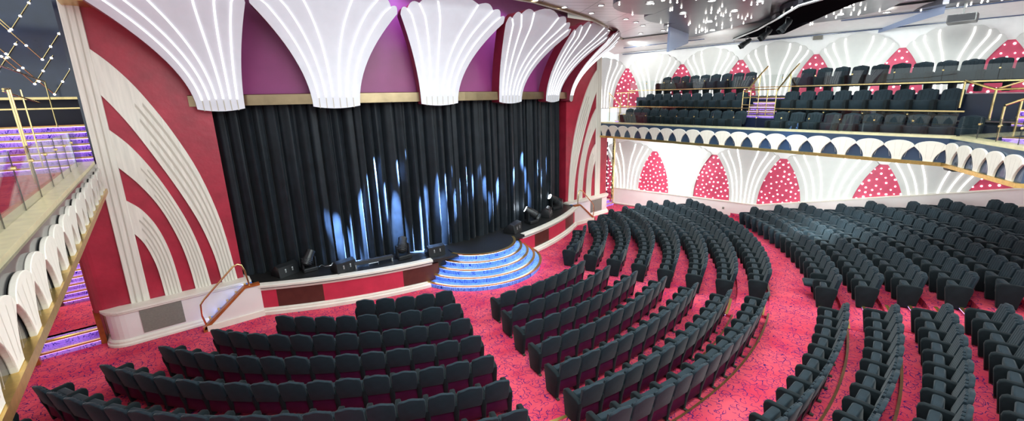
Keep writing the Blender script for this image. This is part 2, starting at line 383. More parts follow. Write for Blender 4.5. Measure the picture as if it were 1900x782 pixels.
# aisle steps with brass nosings and violet strips
def aisle_step(R, z, a0, a1, depth, label, h=0.09):
    t = empty('aisle_step', pol(R, (a0 + a1) / 2, z - h)); 
    tag(t, label, 'step', 'lit steps in the aisles')
    o = Vector(t.location)
    def L(p): return tuple(Vector(p) - o)
    mb = MB(); n = 8
    for i in range(n):
        p, q = lerp(a0, a1, i / n), lerp(a0, a1, (i + 1) / n)
        vs = [pol(R, p, z), pol(R + depth, p, z), pol(R + depth, q, z), pol(R, q, z), pol(R, p, z - h), pol(R, q, z - h), pol(R + depth, p, z - h), pol(R + depth, q, z - h)]
        mb.add([L(v) for v in vs], [(0, 1, 2, 3), (0, 3, 5, 4)] + ([(0, 4, 6, 1)] if i == 0 else []) + ([(3, 2, 7, 5)] if i == n - 1 else []))
    mb.build('tread', 'carpet', t)
    for nm, m_, r0, r1, z0, z1 in (('nosing', 'gold_trim', -.025, .05, -.015, .012), ('light_strip', 'purple_led', -.02, -.006, -.030, -.016)):
        mb = MB()
        for i in range(n):
            p, q = lerp(a0, a1, i / n), lerp(a0, a1, (i + 1) / n)
            mb.add([L(pol(R + r0, p, z + z1)), L(pol(R + r1, p, z + z1)), L(pol(R + r1, q, z + z1)), L(pol(R + r0, q, z + z1)),
                    L(pol(R + r0, p, z + z0)), L(pol(R + r1, p, z + z0)), L(pol(R + r1, q, z + z0)), L(pol(R + r0, q, z + z0))],
                   [(0, 1, 2, 3), (4, 7, 6, 5), (0, 3, 7, 4), (1, 5, 6, 2), (0, 4, 5, 1), (3, 2, 6, 7)])
        mb.build(nm, m_, t)
j = 0
for R, z, a0, a1, lab in ((13.62, .08, -74.2, -69.2, 'step with gold edge in front of the last front-block row'), (14.53, .24, -73.6, -69.2, 'step with gold edge beside the last row of the right front block'),
        (13.28, .08, -107.2, -102.9, 'lone gold-edged step in the aisle at the bottom edge of the picture'), (14.2, .23, -107.2, -103.2, 'gold-edged step nearest the viewer in the centre-left aisle'),
        (15.93, .37, -74.4, -69.4, 'violet-lit step beside the first row of the far rear block'), (16.47, .46, -74.1, -68.9, 'gold-edged step between first and second rows of far rear block'),
        (16.93, .53, -73.9, -68.9, 'violet-lit step beside second row of the far rear block'), (17.45, .62, -73.4, -68.4, 'gold-edged step behind the second row of the far rear block'),
        (17.93, .71, -73.1, -68.4, 'violet-lit step beside the third row of the far rear block'), (18.42, .82, -73.0, -68.6, 'gold-edged step behind the third row of the far rear block'),
        (18.9, .91, -72.8, -68.6, 'violet-lit step beside fourth row of the far rear block')):
    aisle_step(R, z, a0, a1, .42, lab)

# ------------------------------------------------------------ stage
def apron(x, off=0.0):   # front edge y of the stage at x
    t = (x - 0.15) / 7.55
    return -3.15 + 2.0 * abs(t) ** 2.2 + off
def arcpts(x0, x1, n, off=0.0): return [(lerp(x0, x1, i / n), apron(lerp(x0, x1, i / n), off)) for i in range(n + 1)]
XL, XR = -7.3, 7.5
mb = MB(); poly = [(XL, 3.0)] + arcpts(XL, XR, 40, 0.05) + [(XR, 3.0)]
mb.prism(poly, lambda p: (p[0], p[1], .90), lambda p: (p[0], p[1], 1.0))
struct(mb.build('stage_floor', 'black_deck'))
def sweep(path, prof, name, m, parent=None, smooth=False):   # prof: (outward, z); outward = -normal offset
    rings = []
    for i, p in enumerate(path):
        a = path[max(0, i - 1)]; b = path[min(len(path) - 1, i + 1)]
        tx, ty = b[0] - a[0], b[1] - a[1]; l = math.hypot(tx, ty); nx, ny = ty / l, -tx / l
        rings.append([(p[0] + nx * o, p[1] + ny * o, z) for o, z in prof])
    mb = MB(); loft_rings(mb, rings); return mb.build(name, m, parent, smooth)
CORN = [(-.12, .80), (.02, .80), (.02, .85), (.07, .87), (.07, .91), (.13, .93), (.13, 1.0), (.11, 1.015), (-.12, 1.015)]
BASE = [(-.12, 0), (.14, 0), (.14, .10), (.09, .13), (.09, .17), (.04, .20), (-.12, .20)]
face = [(-.1, .19), (0, .19), (0, .81), (-.1, .81)]
for (xa, xb) in ((XL, -2.0), (2.3, XR)):
    pth = arcpts(xa, xb, 24, .16)
    struct(sweep(pth, CORN, 'trim_2', 'cream')); struct(sweep(pth, BASE, 'trim_3', 'cream'))
for nm, segs in (('red_panel', ((-7.3, -6.75), (-5.5, -3.05), (2.1, 3.1), (4.2, 5.9), (7.05, 7.5))), ('brown_panel', ((-6.75, -5.5), (-3.05, -2.0), (3.1, 4.2), (5.9, 7.05)))):
    for xa, xb in segs:
        if nm == 'brown_panel' and xb == -2.0: xb = -1.75
        struct(sweep(arcpts(xa, xb, 8, .16), face, 'stage_fascia', nm))
struct(sweep(arcpts(-1.75, 2.2, 16, .3), [(-.1, 0), (0, 0), (0, .99), (-.1, .99)], 'stage_fascia', 'black_plastic'))

# round front steps
t = empty('stage_steps', (0.35, -2.2, 0)); tag(t, 'semicircular blue-lit carpeted steps with gold edges in front of the stage', 'steps')
SC = (0.35, -2.2)
for k in range(5):
    z1 = .2 * (k + 1); R = 2.62 - .27 * k
    cx, cy = 0.0, -0.0 - .02 * k
    A0, A1 = 188 + 3 * k, 352 - 3 * k
    mb = MB(); n = 40
    def P(rr, a, z): return (cx + rr * math.cos(math.radians(a)), cy + rr * math.sin(math.radians(a)), z)
    if True:
        pts = [(P(R, lerp(A0, A1, i / n), 0)[0], P(R, lerp(A0, A1, i / n), 0)[1]) for i in range(n + 1)]
        pts += [(R * .9, max(-.3, -.15)), (-R * .9, -.15)] if k < 5 else []
        mb.prism(pts, lambda p: (p[0], p[1], z1 - .2), lambda p: (p[0], p[1], z1 - .0))
        st = mb.build('step', 'blue_carpet' if k < 4 else 'blue_carpet', t)
        if k == 4:
            mb = MB(); mb.prism([(p[0] * .985, p[1] * .985) for p in pts], lambda p: (p[0], p[1], 1.0), lambda p: (p[0], p[1], 1.006)); mb.build('top_platform', 'black_deck', t)
        path = [P(R, lerp(A0, A1, i / n), 0)[:2] for i in range(n + 1)]
        sweep(path, [(-.05, z1 - .03), (.05, z1 - .03), (.05, z1 + .012), (-.05, z1 + .012)], 'nosing', 'gold_trim', st)
        sweep(path, [(.004, z1 - .044), (.025, z1 - .044), (.025, z1 - .031), (.004, z1 - .031)], 'light_strip', 'blue_led', st)

# ------------------------------------------------------------ curtain
def yc(x): return -2.1 * (1 - min(1.0, abs(x - .05) / 7.65) ** 1.6)
mb = MB(); cols = []; NC = 760
random.seed(3)
ph = 0; xs = []
for i in range(NC + 1):
    x = lerp(-8.3, 8.4, i / NC)
    ph_ = x * 2 * PI / .34 + 1.1 * math.sin(x * 1.7) + .7 * math.sin(x * 4.1 + 1)
    d = .13 * math.sin(ph_) + .05 * math.sin(ph_ * .5 + 1.3) + .035 * math.sin(ph_ * 2.3)
    xs.append((x + .035 * math.cos(ph_), d))
ZR = [1.0, 2.2, 3.6, 5.0, 6.7]
vs = []
for j, z in enumerate(ZR):
    sc = [.9, 1.0, .95, .85, .6][j]
    for x, d in xs: vs.append((x, .26 + yc(x) + d * sc, z))
fs = [(j*(NC+1)+i, j*(NC+1)+i+1, (j+1)*(NC+1)+i+1, (j+1)*(NC+1)+i) for j in range(len(ZR)-1) for i in range(NC)]
mb.add(vs, fs); cur = mb.build('stage_curtain', 'curtain', smooth=True)
tag(cur, 'tall black pleated stage curtain washed with blue beams, closed across the stage', 'curtain')

# ------------------------------------------------------------ proscenium
YL = -.30
def side_wall(mx):     # mx(x) mirrors for the right-hand side
    s = 'left' if mx(1) > 0 else 'right'
    def X(x): return mx(x)
    mb = MB(); mb.prism([(-7.45, 1.0), (-7.45, 10.3), (-10.02, 10.3), (-10.12, 4.5), (-10.75, 4.5), (-10.75, 1.0)], lambda p: (X(p[0]), YL, p[1]), lambda p: (X(p[0]), YL + .5, p[1]))
    # rounded corner
    pts = [(-10.75, YL)] + [(-10.75 - .30 * math.sin(math.radians(a)), YL + .30 - .30 * math.cos(math.radians(a))) for a in range(15, 91, 15)] + [(-11.05, .3), (-10.75, .3)]
    mb.prism(pts, lambda p: (X(p[0]), p[1], 1.0), lambda p: (X(p[0]), p[1], 4.5))
    struct(mb.build('wall_' + s + '_stage', 'red_wall'))
    # base cabinet with rounded outer corner
    pth = [(-7.3, -.62), (-9.0, -.62), (-10.40, -.62)] + [(-10.40 - .42 * math.sin(math.radians(a)), -.20 - .42 * math.cos(math.radians(a))) for a in (15, 30, 45, 60, 75, 90)] + [(-10.82, .1), (-10.82, .45)]
    mb = MB(); mb.prism(pth + [(-7.3, .45)], lambda p: (X(p[0]), p[1], 0), lambda p: (X(p[0]), p[1], 1.0)); struct(mb.build('wall_' + s + '_base', 'pinkish_white'))
    pm = [(X(a), b) for a, b in pth]
    if s == 'left': pm = pm[::-1]
    struct(sweep(pm, [(-.3, .99), (.02, .93), (.05, .95), (.05, .99), (.09, 1.01), (.09, 1.07), (-.3, 1.09)], 'trim_4', 'cream'))
    struct(sweep(pm, [(-.1, 0), (.11, 0), (.11, .06), (.07, .09), (.07, .14), (.03, .18), (-.1, .18)], 'baseboard_' + s, 'cream'))
    g = MB().box((min(X(-10.08), X(-9.12)), -.64, .24), (max(X(-10.08), X(-9.12)), -.60, .93)).build('ventilation_grille', 'grille')
    tag(g, 'large grey-brown ventilation grille in the base panel %s of the stage' % s, 'grille')
    # cream ornament: pilaster strip and three sweeping bands
    orn = empty('wall_ornament', (X(-9), YL, 1)); tag(orn, 'cream relief of three sweeping fluted bands on the red wall %s of the stage' % s, 'wall ornament')
    def w3(p, d): return (X(p[0]) - X(-9), -d, p[1] - 1)
    mb = MB(); soft_prism(mb, [(-10.22, 1.0), (-9.80, 1.0), (-9.72, 10.25), (-10.10, 10.25)], w3, 0, .07, .02); mb.build('pilaster', 'cream_stain', orn)
    for gx in (-10.11, -9.97):
        mb = MB(); mb.add([w3((gx, 1.0), .075), w3((gx + .03, 1.0), .075), w3((gx + .16, 10.2), .075), w3((gx + .13, 10.2), .075)], [(0, 1, 2, 3)]); mb.build('flute', 'groove', orn)
    bands = [([(-9.91, 8.11), (-9.52, 7.71), (-9.17, 7.24), (-8.85, 6.67), (-8.45, 5.78), (-8.04, 4.55), (-7.75, 2.96), (-7.62, 1.0)], [(-9.89, 7.04), (-9.62, 6.60), (-9.32, 6.0), (-9.0, 5.21), (-8.60, 4.12), (-8.28, 3.05), (-8.09, 1.96), (-8.03, 1.0)], (.33, 1)),
             ([(-9.88, 6.08), (-9.42, 5.47), (-8.99, 4.55), (-8.60, 3.31), (-8.40, 2.21), (-8.32, 1.0)], [(-9.86, 5.07), (-9.43, 4.42), (-9.09, 3.65), (-8.85, 2.66), (-8.75, 1.8), (-8.72, 1.0)], (.25, 1)),
             ([(-9.86, 4.1), (-9.51, 3.71), (-9.25, 3.09), (-9.10, 2.2), (-9.05, 1.0)], [(-9.84, 3.18), (-9.63, 2.76), (-9.50, 2.15), (-9.46, 1.6), (-9.45, 1.0)], (.2, 1))]
    def samp(c, t):
        L = len(c) - 1; x = min(t * L, L - 1e-6); i = int(x); f = x - i
        p0, p1, p2, p3 = c[max(i-1, 0)], c[i], c[i+1], c[min(i+2, L)]
        return tuple(.5 * ((2*p1[k]) + (-p0[k]+p2[k])*f + (2*p0[k]-5*p1[k]+4*p2[k]-p3[k])*f*f + (-p0[k]+3*p1[k]-3*p2[k]+p3[k])*f**3) for k in (0, 1))
    for up, lo, gr in bands:
        n = 28; pu = [samp(up, i / n) for i in range(n + 1)]; pl = [samp(lo, i / n) for i in range(n + 1)]
        mb = MB(); vs = [w3(p, .06) for p in pu] + [w3(p, .06) for p in pl] + [w3(p, 0) for p in pu] + [w3(p, 0) for p in pl]; m_ = n + 1
        fs = []
        for i in range(n): fs += [(i, i+1, m_+i+1, m_+i), (i, 2*m_+i, 2*m_+i+1, i+1), (m_+i, m_+i+1, 3*m_+i+1, 3*m_+i)]
        mb.add(vs, fs); bd = mb.build('band', 'cream_stain', orn)
        for q, st in ((.2, .06), (.4, 0), (.6, .03), (.8, .09)):
            mb = MB(); a = []; b = []
            for i in range(n + 1):
                t_ = gr[0] + st + (1 - gr[0] - st) * i / n; U, Lw = samp(up, t_), samp(lo, t_)
                a.append(w3((lerp(U[0], Lw[0], q - .035), lerp(U[1], Lw[1], q - .035)), .066)); b.append(w3((lerp(U[0], Lw[0], q + .035), lerp(U[1], Lw[1], q + .035)), .066))
            mb.add(a + b, [(i, i+1, m_+i+1, m_+i) for i in range(n)]); mb.build('flute', 'groove', bd)
side_wall(lambda x: x)
side_wall(lambda x: .12 - x)
# header beam and purple back wall above the opening
hp = [(lerp(-7.9, 8.0, i / 32), yc(lerp(-7.9, 8.0, i / 32))) for i in range(33)]
struct(sweep(hp, [(-.1, 6.48), (.34, 6.48), (.34, 6.78), (.30, 6.80), (-.1, 6.80)], 'stage_header', 'bronze'))
struct(sweep(hp, [(-.45, 6.78), (.0, 6.78), (.0, 6.82), (-.05, 6.82), (-.05, 10.45), (-.45, 10.45)], 'wall_header', 'purple_panel'))
mb = MB(); mb.box((-10.3, -3.2, 10.45), (10.6, .6, 10.55)); struct(mb.build('soffit', 'bronze')); struct(MB().box((-10.05, -1.15, 8.93), (-8.2, -.30, 8.99)).build('soffit', 'gold_trim'))

# ------------------------------------------------------------ fluted shells
UB = [-1, -.72, -.43, -.145, .145, .43, .72, 1]; UT = [-1, -.80, -.56, -.28, .28, .56, .80, 1]
def shell(t, to3, xb, wb, xtc, wt, zb, zt, H, lobes, thick, mat_front, mat_side, led, ledw, p=1.9, ledstart=.06, fl=None, q0=1.0):
    # surface coords: u across, z up; to3(x, z, d)
    per = 6; us = []
    for i in range(7):
        for k in range(per): us.append((i, k / per))
    us.append((6, 1.0))
    def u_at(i, f, t_): return lerp(lerp(UB[i], UT[i], t_), lerp(UB[i+1], UT[i+1], t_), f)
    NT = 14
    def col(i, f, d, k=1.0):
        ut = lerp(UT[i], UT[i+1], f)
        ztop = zt + H * (1 - abs(ut) ** 2.0) + lobes * math.sin(PI * f) * (1.3 if i == 3 else 1)
        zbot = zb - .07 * (1 - lerp(UB[i], UB[i+1], f) ** 2)
        out = []
        for j in range(NT + 1):
            s_ = j / NT; z = lerp(zbot, ztop, s_); q = max(0, (z - zb) / (zt - zb)) ** p if not (i == 0 and f == 0 or i == 6 and f == 1) else min(1, max(0, (z - zb) / (zt - zb))) ** p
            q = min(q, 1.0 + .55 * (1 - abs(ut)))
            x = lerp(xb, xtc, min(q, 1)) + u_at(i, f, min(1, q)) * lerp(wb, wt, q)
            out.append(to3(x, z, d))
        return out
    F = [col(i, f, 0) for i, f in us]; B = [col(i, f, -thick) for i, f in us]
    n = len(us); m_ = NT + 1
    mb = MB(); mb.add([p for c in F for p in c], [(i*m_+j, (i+1)*m_+j, (i+1)*m_+j+1, i*m_+j+1) for i in range(n-1) for j in range(NT)]); f_ = mb.build('fluted_face', mat_front, t, smooth=True)
    mb = MB(); ring_ = [c[0] for c in F] + F[-1][1:] + [c[-1] for c in F[::-1]][1:] + F[0][::-1][1:-1]
    rb = [c[0] for c in B] + B[-1][1:] + [c[-1] for c in B[::-1]][1:] + B[0][::-1][1:-1]
    L = len(ring_); mb.add(ring_ + rb, [(i, (i+1) % L, L+(i+1) % L, L+i) for i in range(L)])
    mb.add([p for c in B for p in c], [(i*m_+j, i*m_+j+1, (i+1)*m_+j+1, (i+1)*m_+j) for i in range(n-1) for j in range(NT)])
    mb.build('side_return', mat_side, t, smooth=True)
    for i in range(1, 7):
        A = []
        ut = UT[i]; ztop = zt + H * (1 - abs(ut) ** 2) - .03
        for j in range(17):
            s_ = lerp(ledstart, 1, j / 16); z = lerp(zb, ztop, s_); q = min(max(0, (z - zb) / (zt - zb)) ** p, 1.0 + .55 * (1 - abs(ut)))
            x = lerp(xb, xtc, min(q, 1)) + lerp(UB[i], UT[i], min(q, 1)) * lerp(wb, wt, q)
            A.append((x, z))
        mb = MB(); vs = []
        for x, z in A: vs += [to3(x - ledw, z, .012), to3(x + ledw, z, .012), to3(x + ledw, z, .03), to3(x - ledw, z, .03)]
        fs = []
        for j in range(16): fs += [(4*j+a, 4*j+(a+1) % 4, 4*j+4+(a+1) % 4, 4*j+4+a) for a in range(4)]
        fs += [(0, 3, 2, 1), (64, 65, 66, 67)]
        mb.add(vs, fs); mb.build('light_strip', led, t)
        if fl:
            A = []
            mb = MB(); x0 = xb + UB[i] * wb
            mb.add([to3(x0 - .012, zb - .05, .008), to3(x0 + .012, zb - .05, .008), to3(x0 + .012, zb + ledstart * (zt - zb), .008), to3(x0 - .012, zb + ledstart * (zt - zb), .008)], [(0, 1, 2, 3)]); mb.build('flute', 'groove', f_)
# bottom-left, bottom-right (plan), top-left, top-right (plan + z)
TIPS = [(-9.65, -1.7, 8.90), (-6.32, -1.8, 9.14), (-2.45, -2.8, 9.08), (1.05, -3.6, 9.0), (4.45, -3.4, 8.88), (7.3, -2.9, 8.86), (9.6, -1.45, 8.80)]
BOTS = [((-7.80, -.62), (-6.67, -.92)), ((-4.95, -1.60), (-3.65, -2.02)), ((-1.72, -2.45), (-.33, -2.55)), ((1.72, -2.30), (3.08, -2.05)), ((4.95, -1.55), (5.92, -1.42)), ((7.50, -.60), (7.92, -.42))]
SLAB = ['leftmost white fluted shell above the stage, cut by the top edge', 'second white fluted shell from the left above the stage', 'white fluted shell above the stage centre, third from left', 'fourth white fluted shell from the left above the stage', 'fifth white fluted shell above the stage, seen obliquely', 'rightmost narrow white fluted shell beside the right proscenium wall']
for k in range(6):
    BL_, BR_ = Vector(BOTS[k][0]), Vector(BOTS[k][1]); TL, TR = Vector(TIPS[k][:2]), Vector(TIPS[k+1][:2]); zL, zR = TIPS[k][2], TIPS[k+1][2]
    gap = (TR - TL).normalized() * .05; TL = TL + gap; TR = TR - gap
    zt = (zL + zR) / 2; wb = (BR_ - BL_).length / 2; wt = (TR - TL).length / 2; org = (BL_ + BR_) / 2
    nrm = Vector(((TR - TL).y, -(TR - TL).x)).normalized()
    t = empty('fluted_shell_light', (org.x, org.y, 6.4)); tag(t, SLAB[k], 'shell light', 'lit fluted shells above the stage')
    def to3(x, z, d):
        q = max(0, (z - 6.4) / (zt - 6.4)); qq = min(q, 1) ** 1.9; hw = lerp(wb, wt, qq); f = (x / hw + 1) / 2
        b = BL_.lerp(BR_, f); tp = TL + (TR - TL) * f; ql = q ** 1.9 if q < 1 else 1 + (q - 1) * 1.3
        p = b + (tp - b) * ql + nrm * d
        return (p.x - org.x, p.y - org.y, z - 6.4 + (lerp(zL, zR, f) - zt) * min(q, 1))
    shell(t, to3, 0, wb, 0, wt, 6.40, zt, .52, .10, .45, 'shell_white', 'dark_red', 'led_white', .024, p=1.9, ledstart=.09, fl=True)

# lamps washing the header wall
for x, c in ((-2.2, (.55, .35, 1.0)), (2.2, (.55, .38, 1.0)), (5.0, (.5, .2, .7))):
    spot('header_wash', (x, yc(x) - 1.2, 10.2), (x + .2, yc(x) + .3, 7.6), 220, c, 95, .6, .15)

# ------------------------------------------------------------ ceiling
EDGE = [(-13.5, -1.6), (-10.2, -2.6), (-6.4, -4.0), (-2.6, -5.2), (.9, -5.2), (2.7, -4.8), (4.4, -4.35), (6.0, -3.7), (7.5, -3.0), (9.8, -1.7), (12.9, -.2)]
def polyplane(name, pts, z0, z1, m): 
    mb = MB(); mb.prism(pts, lambda p: (p[0], p[1], z0), lambda p: (p[0], p[1], z1)); return struct(mb.build(name, m))
m, nt, bs = new_mat('ceil_tiles')
bs.inputs['Metallic'].default_value = .7; bs.inputs['Roughness'].default_value = .3
tc = N(nt, 'ShaderNodeTexCoord'); mp = N(nt, 'ShaderNodeMapping'); mp.inputs['Rotation'].default_value = (0, 0, .5); nt.links.new(tc.outputs['Object'], mp.inputs[0])
br = N(nt, 'ShaderNodeTexBrick'); br.offset = 0; br.inputs['Scale'].default_value = 1.0; br.inputs['Brick Width'].default_value = 1.8; br.inputs['Row Height'].default_value = .45; br.inputs['Mortar Size'].default_value = .012
br.inputs['Color1'].default_value = (.62, .58, .60, 1); br.inputs['Color2'].default_value = (.68, .64, .67, 1); br.inputs['Mortar'].default_value = (.12, .11, .12, 1)
nt.links.new(mp.outputs[0], br.inputs[0]); nt.links.new(br.outputs[0], bs.inputs['Base Color'])
polyplane('ceiling', EDGE + [(15.9, -17.5), (-15.9, -17.5)], 9.40, 9.55, 'ceil_tiles')
polyplane('ceiling_edge', EDGE + [(a, b - .12) for a, b in EDGE[::-1]], 9.34, 9.42, 'bronze')
# cloud-shaped lowered panels: strips with rounded ends
dirv = Vector((-.50, -.866, 0)).normalized()
def lobe(p0, p1, length, z, label):
    a, b = Vector((*p0, 0)), Vector((*p1, 0)); c = (a + b) / 2; wv = b - a; 
    t = empty('ceiling_cloud_panel', (c.x, c.y, z)); tag(t, label, 'ceiling panel', 'lowered metal ceiling panels with star lights')
    w = wv.length / 2; wn = wv.normalized(); out = -(dirv - wn * dirv.dot(wn)).normalized()
    pts = []
    for i in range(13):
        an = PI * i / 12; pts.append(wn * (-w * math.cos(an)) + out * (w * .55 * math.sin(an)))
    pts += [wn * w + dirv * length, -wn * w + dirv * length]
    mb = MB(); mb.prism([(p.x, p.y) for p in pts], lambda p: (p[0], p[1], 0), lambda p: (p[0], p[1], .16)); mb.build('panel', 'lobe_metal', t)
    mb = MB(); rim = [(p.x, p.y) for p in pts[:13]]
    global star_proto
    n = int(length * w * 2 * 1.7)
    for i in range(min(n, 95)):
        s = random.random() ** 1.3 * (length * .95); q = random.uniform(-.9, .9)
        p = wn * (q * w) + dirv * s + (out * (w * .5 * math.sqrt(max(0, 1 - q * q))) if s < .4 else Vector((0, 0, 0)))
        st = star_proto.copy(); C.objects.link(st); st.parent = t; st.location = (p.x, p.y, -.03)
    return t
mb = MB()
rings = []
for k in range(5):
    a = PI * k / 4; rings.append([(.026 * math.sin(a) * math.cos(2*PI*i/8) if 0 < k < 4 else .001 * math.cos(2*PI*i/8), .026 * math.sin(a) * math.sin(2*PI*i/8) if 0 < k < 4 else .001 * math.sin(2*PI*i/8), -.030 * math.cos(a)) for i in range(8)])
loft_rings(mb, rings); star_proto = mb.build('star_light', 'star', link=False)
LB = [((2.4, -7.6), (5.1, -6.74), 5), ((5.11, -6.74), (7.5, -6.2), 5), ((7.5, -6.2), (9.8, -5.3), 5), ((9.8, -5.3), (12.1, -4.4), 5),
      ((8.0, -10.3), (9.6, -9.45), 5), ((9.7, -9.4), (12.2, -8.7), 5), ((12.2, -8.7), (14.0, -7.8), 4.5), ((12.3, -13.2), (14.2, -12.3), 4), ((14.2, -12.3), (15.4, -11.4), 4)]
LL = ['grey star-lit ceiling panel with rounded end nearest the stage', 'second rounded ceiling panel from the stage with star lights', 'third rounded ceiling panel from the stage with star lights', 'narrow rounded ceiling panel beside the blue fin above the right wall',
      'grey ceiling panel just right of the black lighting trench', 'broad ceiling panel with stars beyond the lighting trench', 'pale ceiling panel over the right balcony beside the trench', 'rounded star-lit ceiling panel above the black wedge speaker', 'small pale ceiling panel near the upper right corner']
for (a, b, L), lab in zip(LB, LL): lobe(a, b, L, 9.2, lab)
# recessed downlights
def downlight(x, y, z, lab, r=.085):
    t = empty('downlight', (x, y, z)); tag(t, lab, 'ceiling light', 'round recessed downlights in the ceiling')
    mb = MB(); rr = []
    for rad, dz in ((r, .0), (r * 1.35, 0), (r * 1.35, .02), (r, .02)): rr.append([(rad * math.cos(2*PI*i/16), rad * math.sin(2*PI*i/16), dz - .02) for i in range(16)])
    loft_rings(mb, rr + [rr[0]], cap=False); mb.build('ring', 'silver', t)
    mb = MB(); mb.add([(r * math.cos(2*PI*i/16), r * math.sin(2*PI*i/16), -.008) for i in range(16)], [tuple(range(16))]); mb.build('lens', 'downlight', t)
DL = [(4.48, -6.95), (6.0, -4.93), (6.97, -4.71), (9.92, -4.1), (.87, -5.35), (2.37, -5.14), (3.93, -4.97), (5.26, -3.6), (6.66, -3.3), (9.78, -3.0), (7.91, -4.4), (8.3, -2.6), (3.2, -6.0), (1.6, -6.4)]
for i, (x, y) in enumerate(DL): downlight(x, y, 9.4, 'small round downlight in the plank ceiling, %s in order away from the stage wall' % ORD[sorted(range(len(DL)), key=lambda k: -DL[k][1]).index(i)])
DL2 = [(3.42, -7.7), (5.84, -7.4), (8.3, -7.1), (10.57, -6.1), (4.73, -8.95), (7.01, -8.6), (6.11, -9.76), (9.73, -11.07), (11.2, -10.51), (12.24, -11.61), (13.0, -9.6)]
for i, (x, y) in enumerate(DL2): downlight(x, y, 9.19, 'bright round downlight set in a star-lit ceiling panel, %s counting from stage' % ORD[sorted(range(len(DL2)), key=lambda k: -DL2[k][1]).index(i)], .10)
# lighting trench, slits and fin
arc = [(14.6, -5.3), (13.0, -5.9), (10.7, -7.9), (8.3, -9.6), (6.8, -10.6), (5.9, -12.0)]
arc2 = [(14.9, -6.9), (13.8, -7.7), (11.6, -9.2), (9.4, -10.7), (8.1, -11.7), (7.3, -12.8)]
mb = MB(); n = len(arc)
mb.prism(arc + arc2[::-1], lambda p: (p[0], p[1], 9.02), lambda p: (p[0], p[1], 9.05)); tr = mb.build('lighting_trench', 'trench_black'); struct(tr)
struct(MB().tube([(a, b, 8.98) for a, b in arc], .035, 6).build('trim_5', 'silver'))
def theatre_spot(x, y, z, tgt, lab):
    t = empty('spotlight', (x, y, z)); tag(t, lab, 'spotlight', 'black theatre spotlights in the ceiling trench')
    d = Vector(tgt).to_track_quat('-Z', 'Y').to_matrix().to_4x4()
    mb = MB(); mb.tube([(0, 0, .18), (0, 0, .06), (0, 0, -.1), (0, 0, -.2), (0, 0, -.27)], [.06, .10, .10, .12, .14], 12); mb.xf(d); mb.build('body', 'black_plastic', t, smooth=True)
    mb = MB(); mb.tube([(-.15, 0, 0), (-.15, 0, .22), (.15, 0, .22), (.15, 0, 0)], .015, 6); mb.tube([(0, 0, .2), (0, 0, .32)], .03, 8); mb.build('yoke', 'black_plastic', t)
    for a in (0, 1, 2, 3):
        mb = MB(); mb.box((-.10, .09, -.36), (.10, .10, -.24)); mb.xf(d @ Matrix.Rotation(a * PI / 2, 4, 'Z')); mb.build('barn_door', 'black_plastic', t)
theatre_spot(12.2, -6.9, 8.72, (-.6, .6, -.6), 'black spotlight hanging lowest at the end of the ceiling trench')
theatre_spot(10.4, -8.4, 8.78, (-.6, .5, -.7), 'black spotlight in the middle of the ceiling trench')
theatre_spot(8.9, -9.6, 8.80, (-.5, .4, -.7), 'black spotlight in the trench nearest the top edge')
def fin(pts, n, m):
    mb = MB(); mb.prism(pts, lambda p: p, lambda p: (p[0] + n[0], p[1] + n[1], p[2])); return struct(mb.build('ceiling_fin', m))
fin([(8.11, -5.47, 9.38), (8.11, -5.47, 8.24), (10.7, -4.85, 8.80), (10.7, -4.85, 9.38)], (.02, -.08), 'grey_blue')
fin([(14.9, -10.7, 9.38), (14.9, -10.7, 8.72), (12.73, -13.08, 8.96), (12.73, -13.08, 9.38)], (.06, .04), 'grey_blue')
# wall-side cove and slits
# ------------------------------------------------------------ side walls
W0, W1 = Vector((12.8, .5)), Vector((15.4, -15.5))
uw = (W1 - W0).normalized(); nin = Vector((uw.y, -uw.x))   # towards the hall
if nin.x > 0: nin = -nin
WL = (W1 - W0).length + 2.5
def wp(s, d=0.0, z=0.0, mir=False):
    p = W0 + uw * s + nin * d; return ((-p.x if mir else p.x), p.y, z)
def wslab(name, m, s0, s1, d0, d1, z0, z1, mir=False, ztop=None):
    mb = MB(); vs = []
    for s, zz in ((s0, z1), (s1, ztop if ztop is not None else z1)):
        for d in (d0, d1):
            vs += [wp(s, d, z0, mir), wp(s, d, zz, mir)]
    mb.add(vs, [(0, 1, 3, 2), (4, 6, 7, 5), (0, 4, 5, 1), (2, 3, 7, 6), (1, 5, 7, 3), (0, 2, 6, 4)]); return struct(mb.build(name, m))
wslab('wall_right', 'white_plaster', 0, WL, -.2, 0, -.1, 9.3)
wslab('wall_left', 'white_plaster', 0, WL, -.2, 0, -.1, 4.6, True)
KS = 8.1    # where the dado starts to climb
ZD = 1.0
slope = .215
wslab('wall_right_dado', 'pinkish_white', .0, KS, 0, .16, 0, ZD)
wslab('wall_right_dado', 'pinkish_white', KS, WL, 0, .16, 0, ZD, ztop=ZD + slope * (WL - KS))
wslab('wall_left_dado', 'pinkish_white', .6, KS, 0, .16, 0, ZD, True)
def rail(s0, s1, z0, z1, d, h, name='trim_6', m='cream', mir=False):
    mb = MB(); vs = []
    for s, z in ((s0, z0), (s1, z1)):
        for dd, dz in ((0, 0), (d * .8, 0), (d * .8, h * .4), (d, h * .5), (d, h), (0, h)): vs.append(wp(s, dd, z + dz, mir))
    mb.add(vs, [(i, (i+1) % 6, 6+(i+1) % 6, 6+i) for i in range(6)] + [(5, 4, 3, 2, 1, 0), (6, 7, 8, 9, 10, 11)]); struct(mb.build(name, m))
rail(0, KS, ZD, ZD, .22, .07); rail(KS, WL, ZD, ZD + slope * (WL - KS), .22, .07)
rail(0, KS, 0, 0, .20, .12, 'baseboard_right'); rail(KS, WL, .3, .3 + slope * (WL - KS), .20, .12, 'baseboard_right')
rail(.6, KS, 0, 0, .20, .12, 'baseboard_left', mir=True)
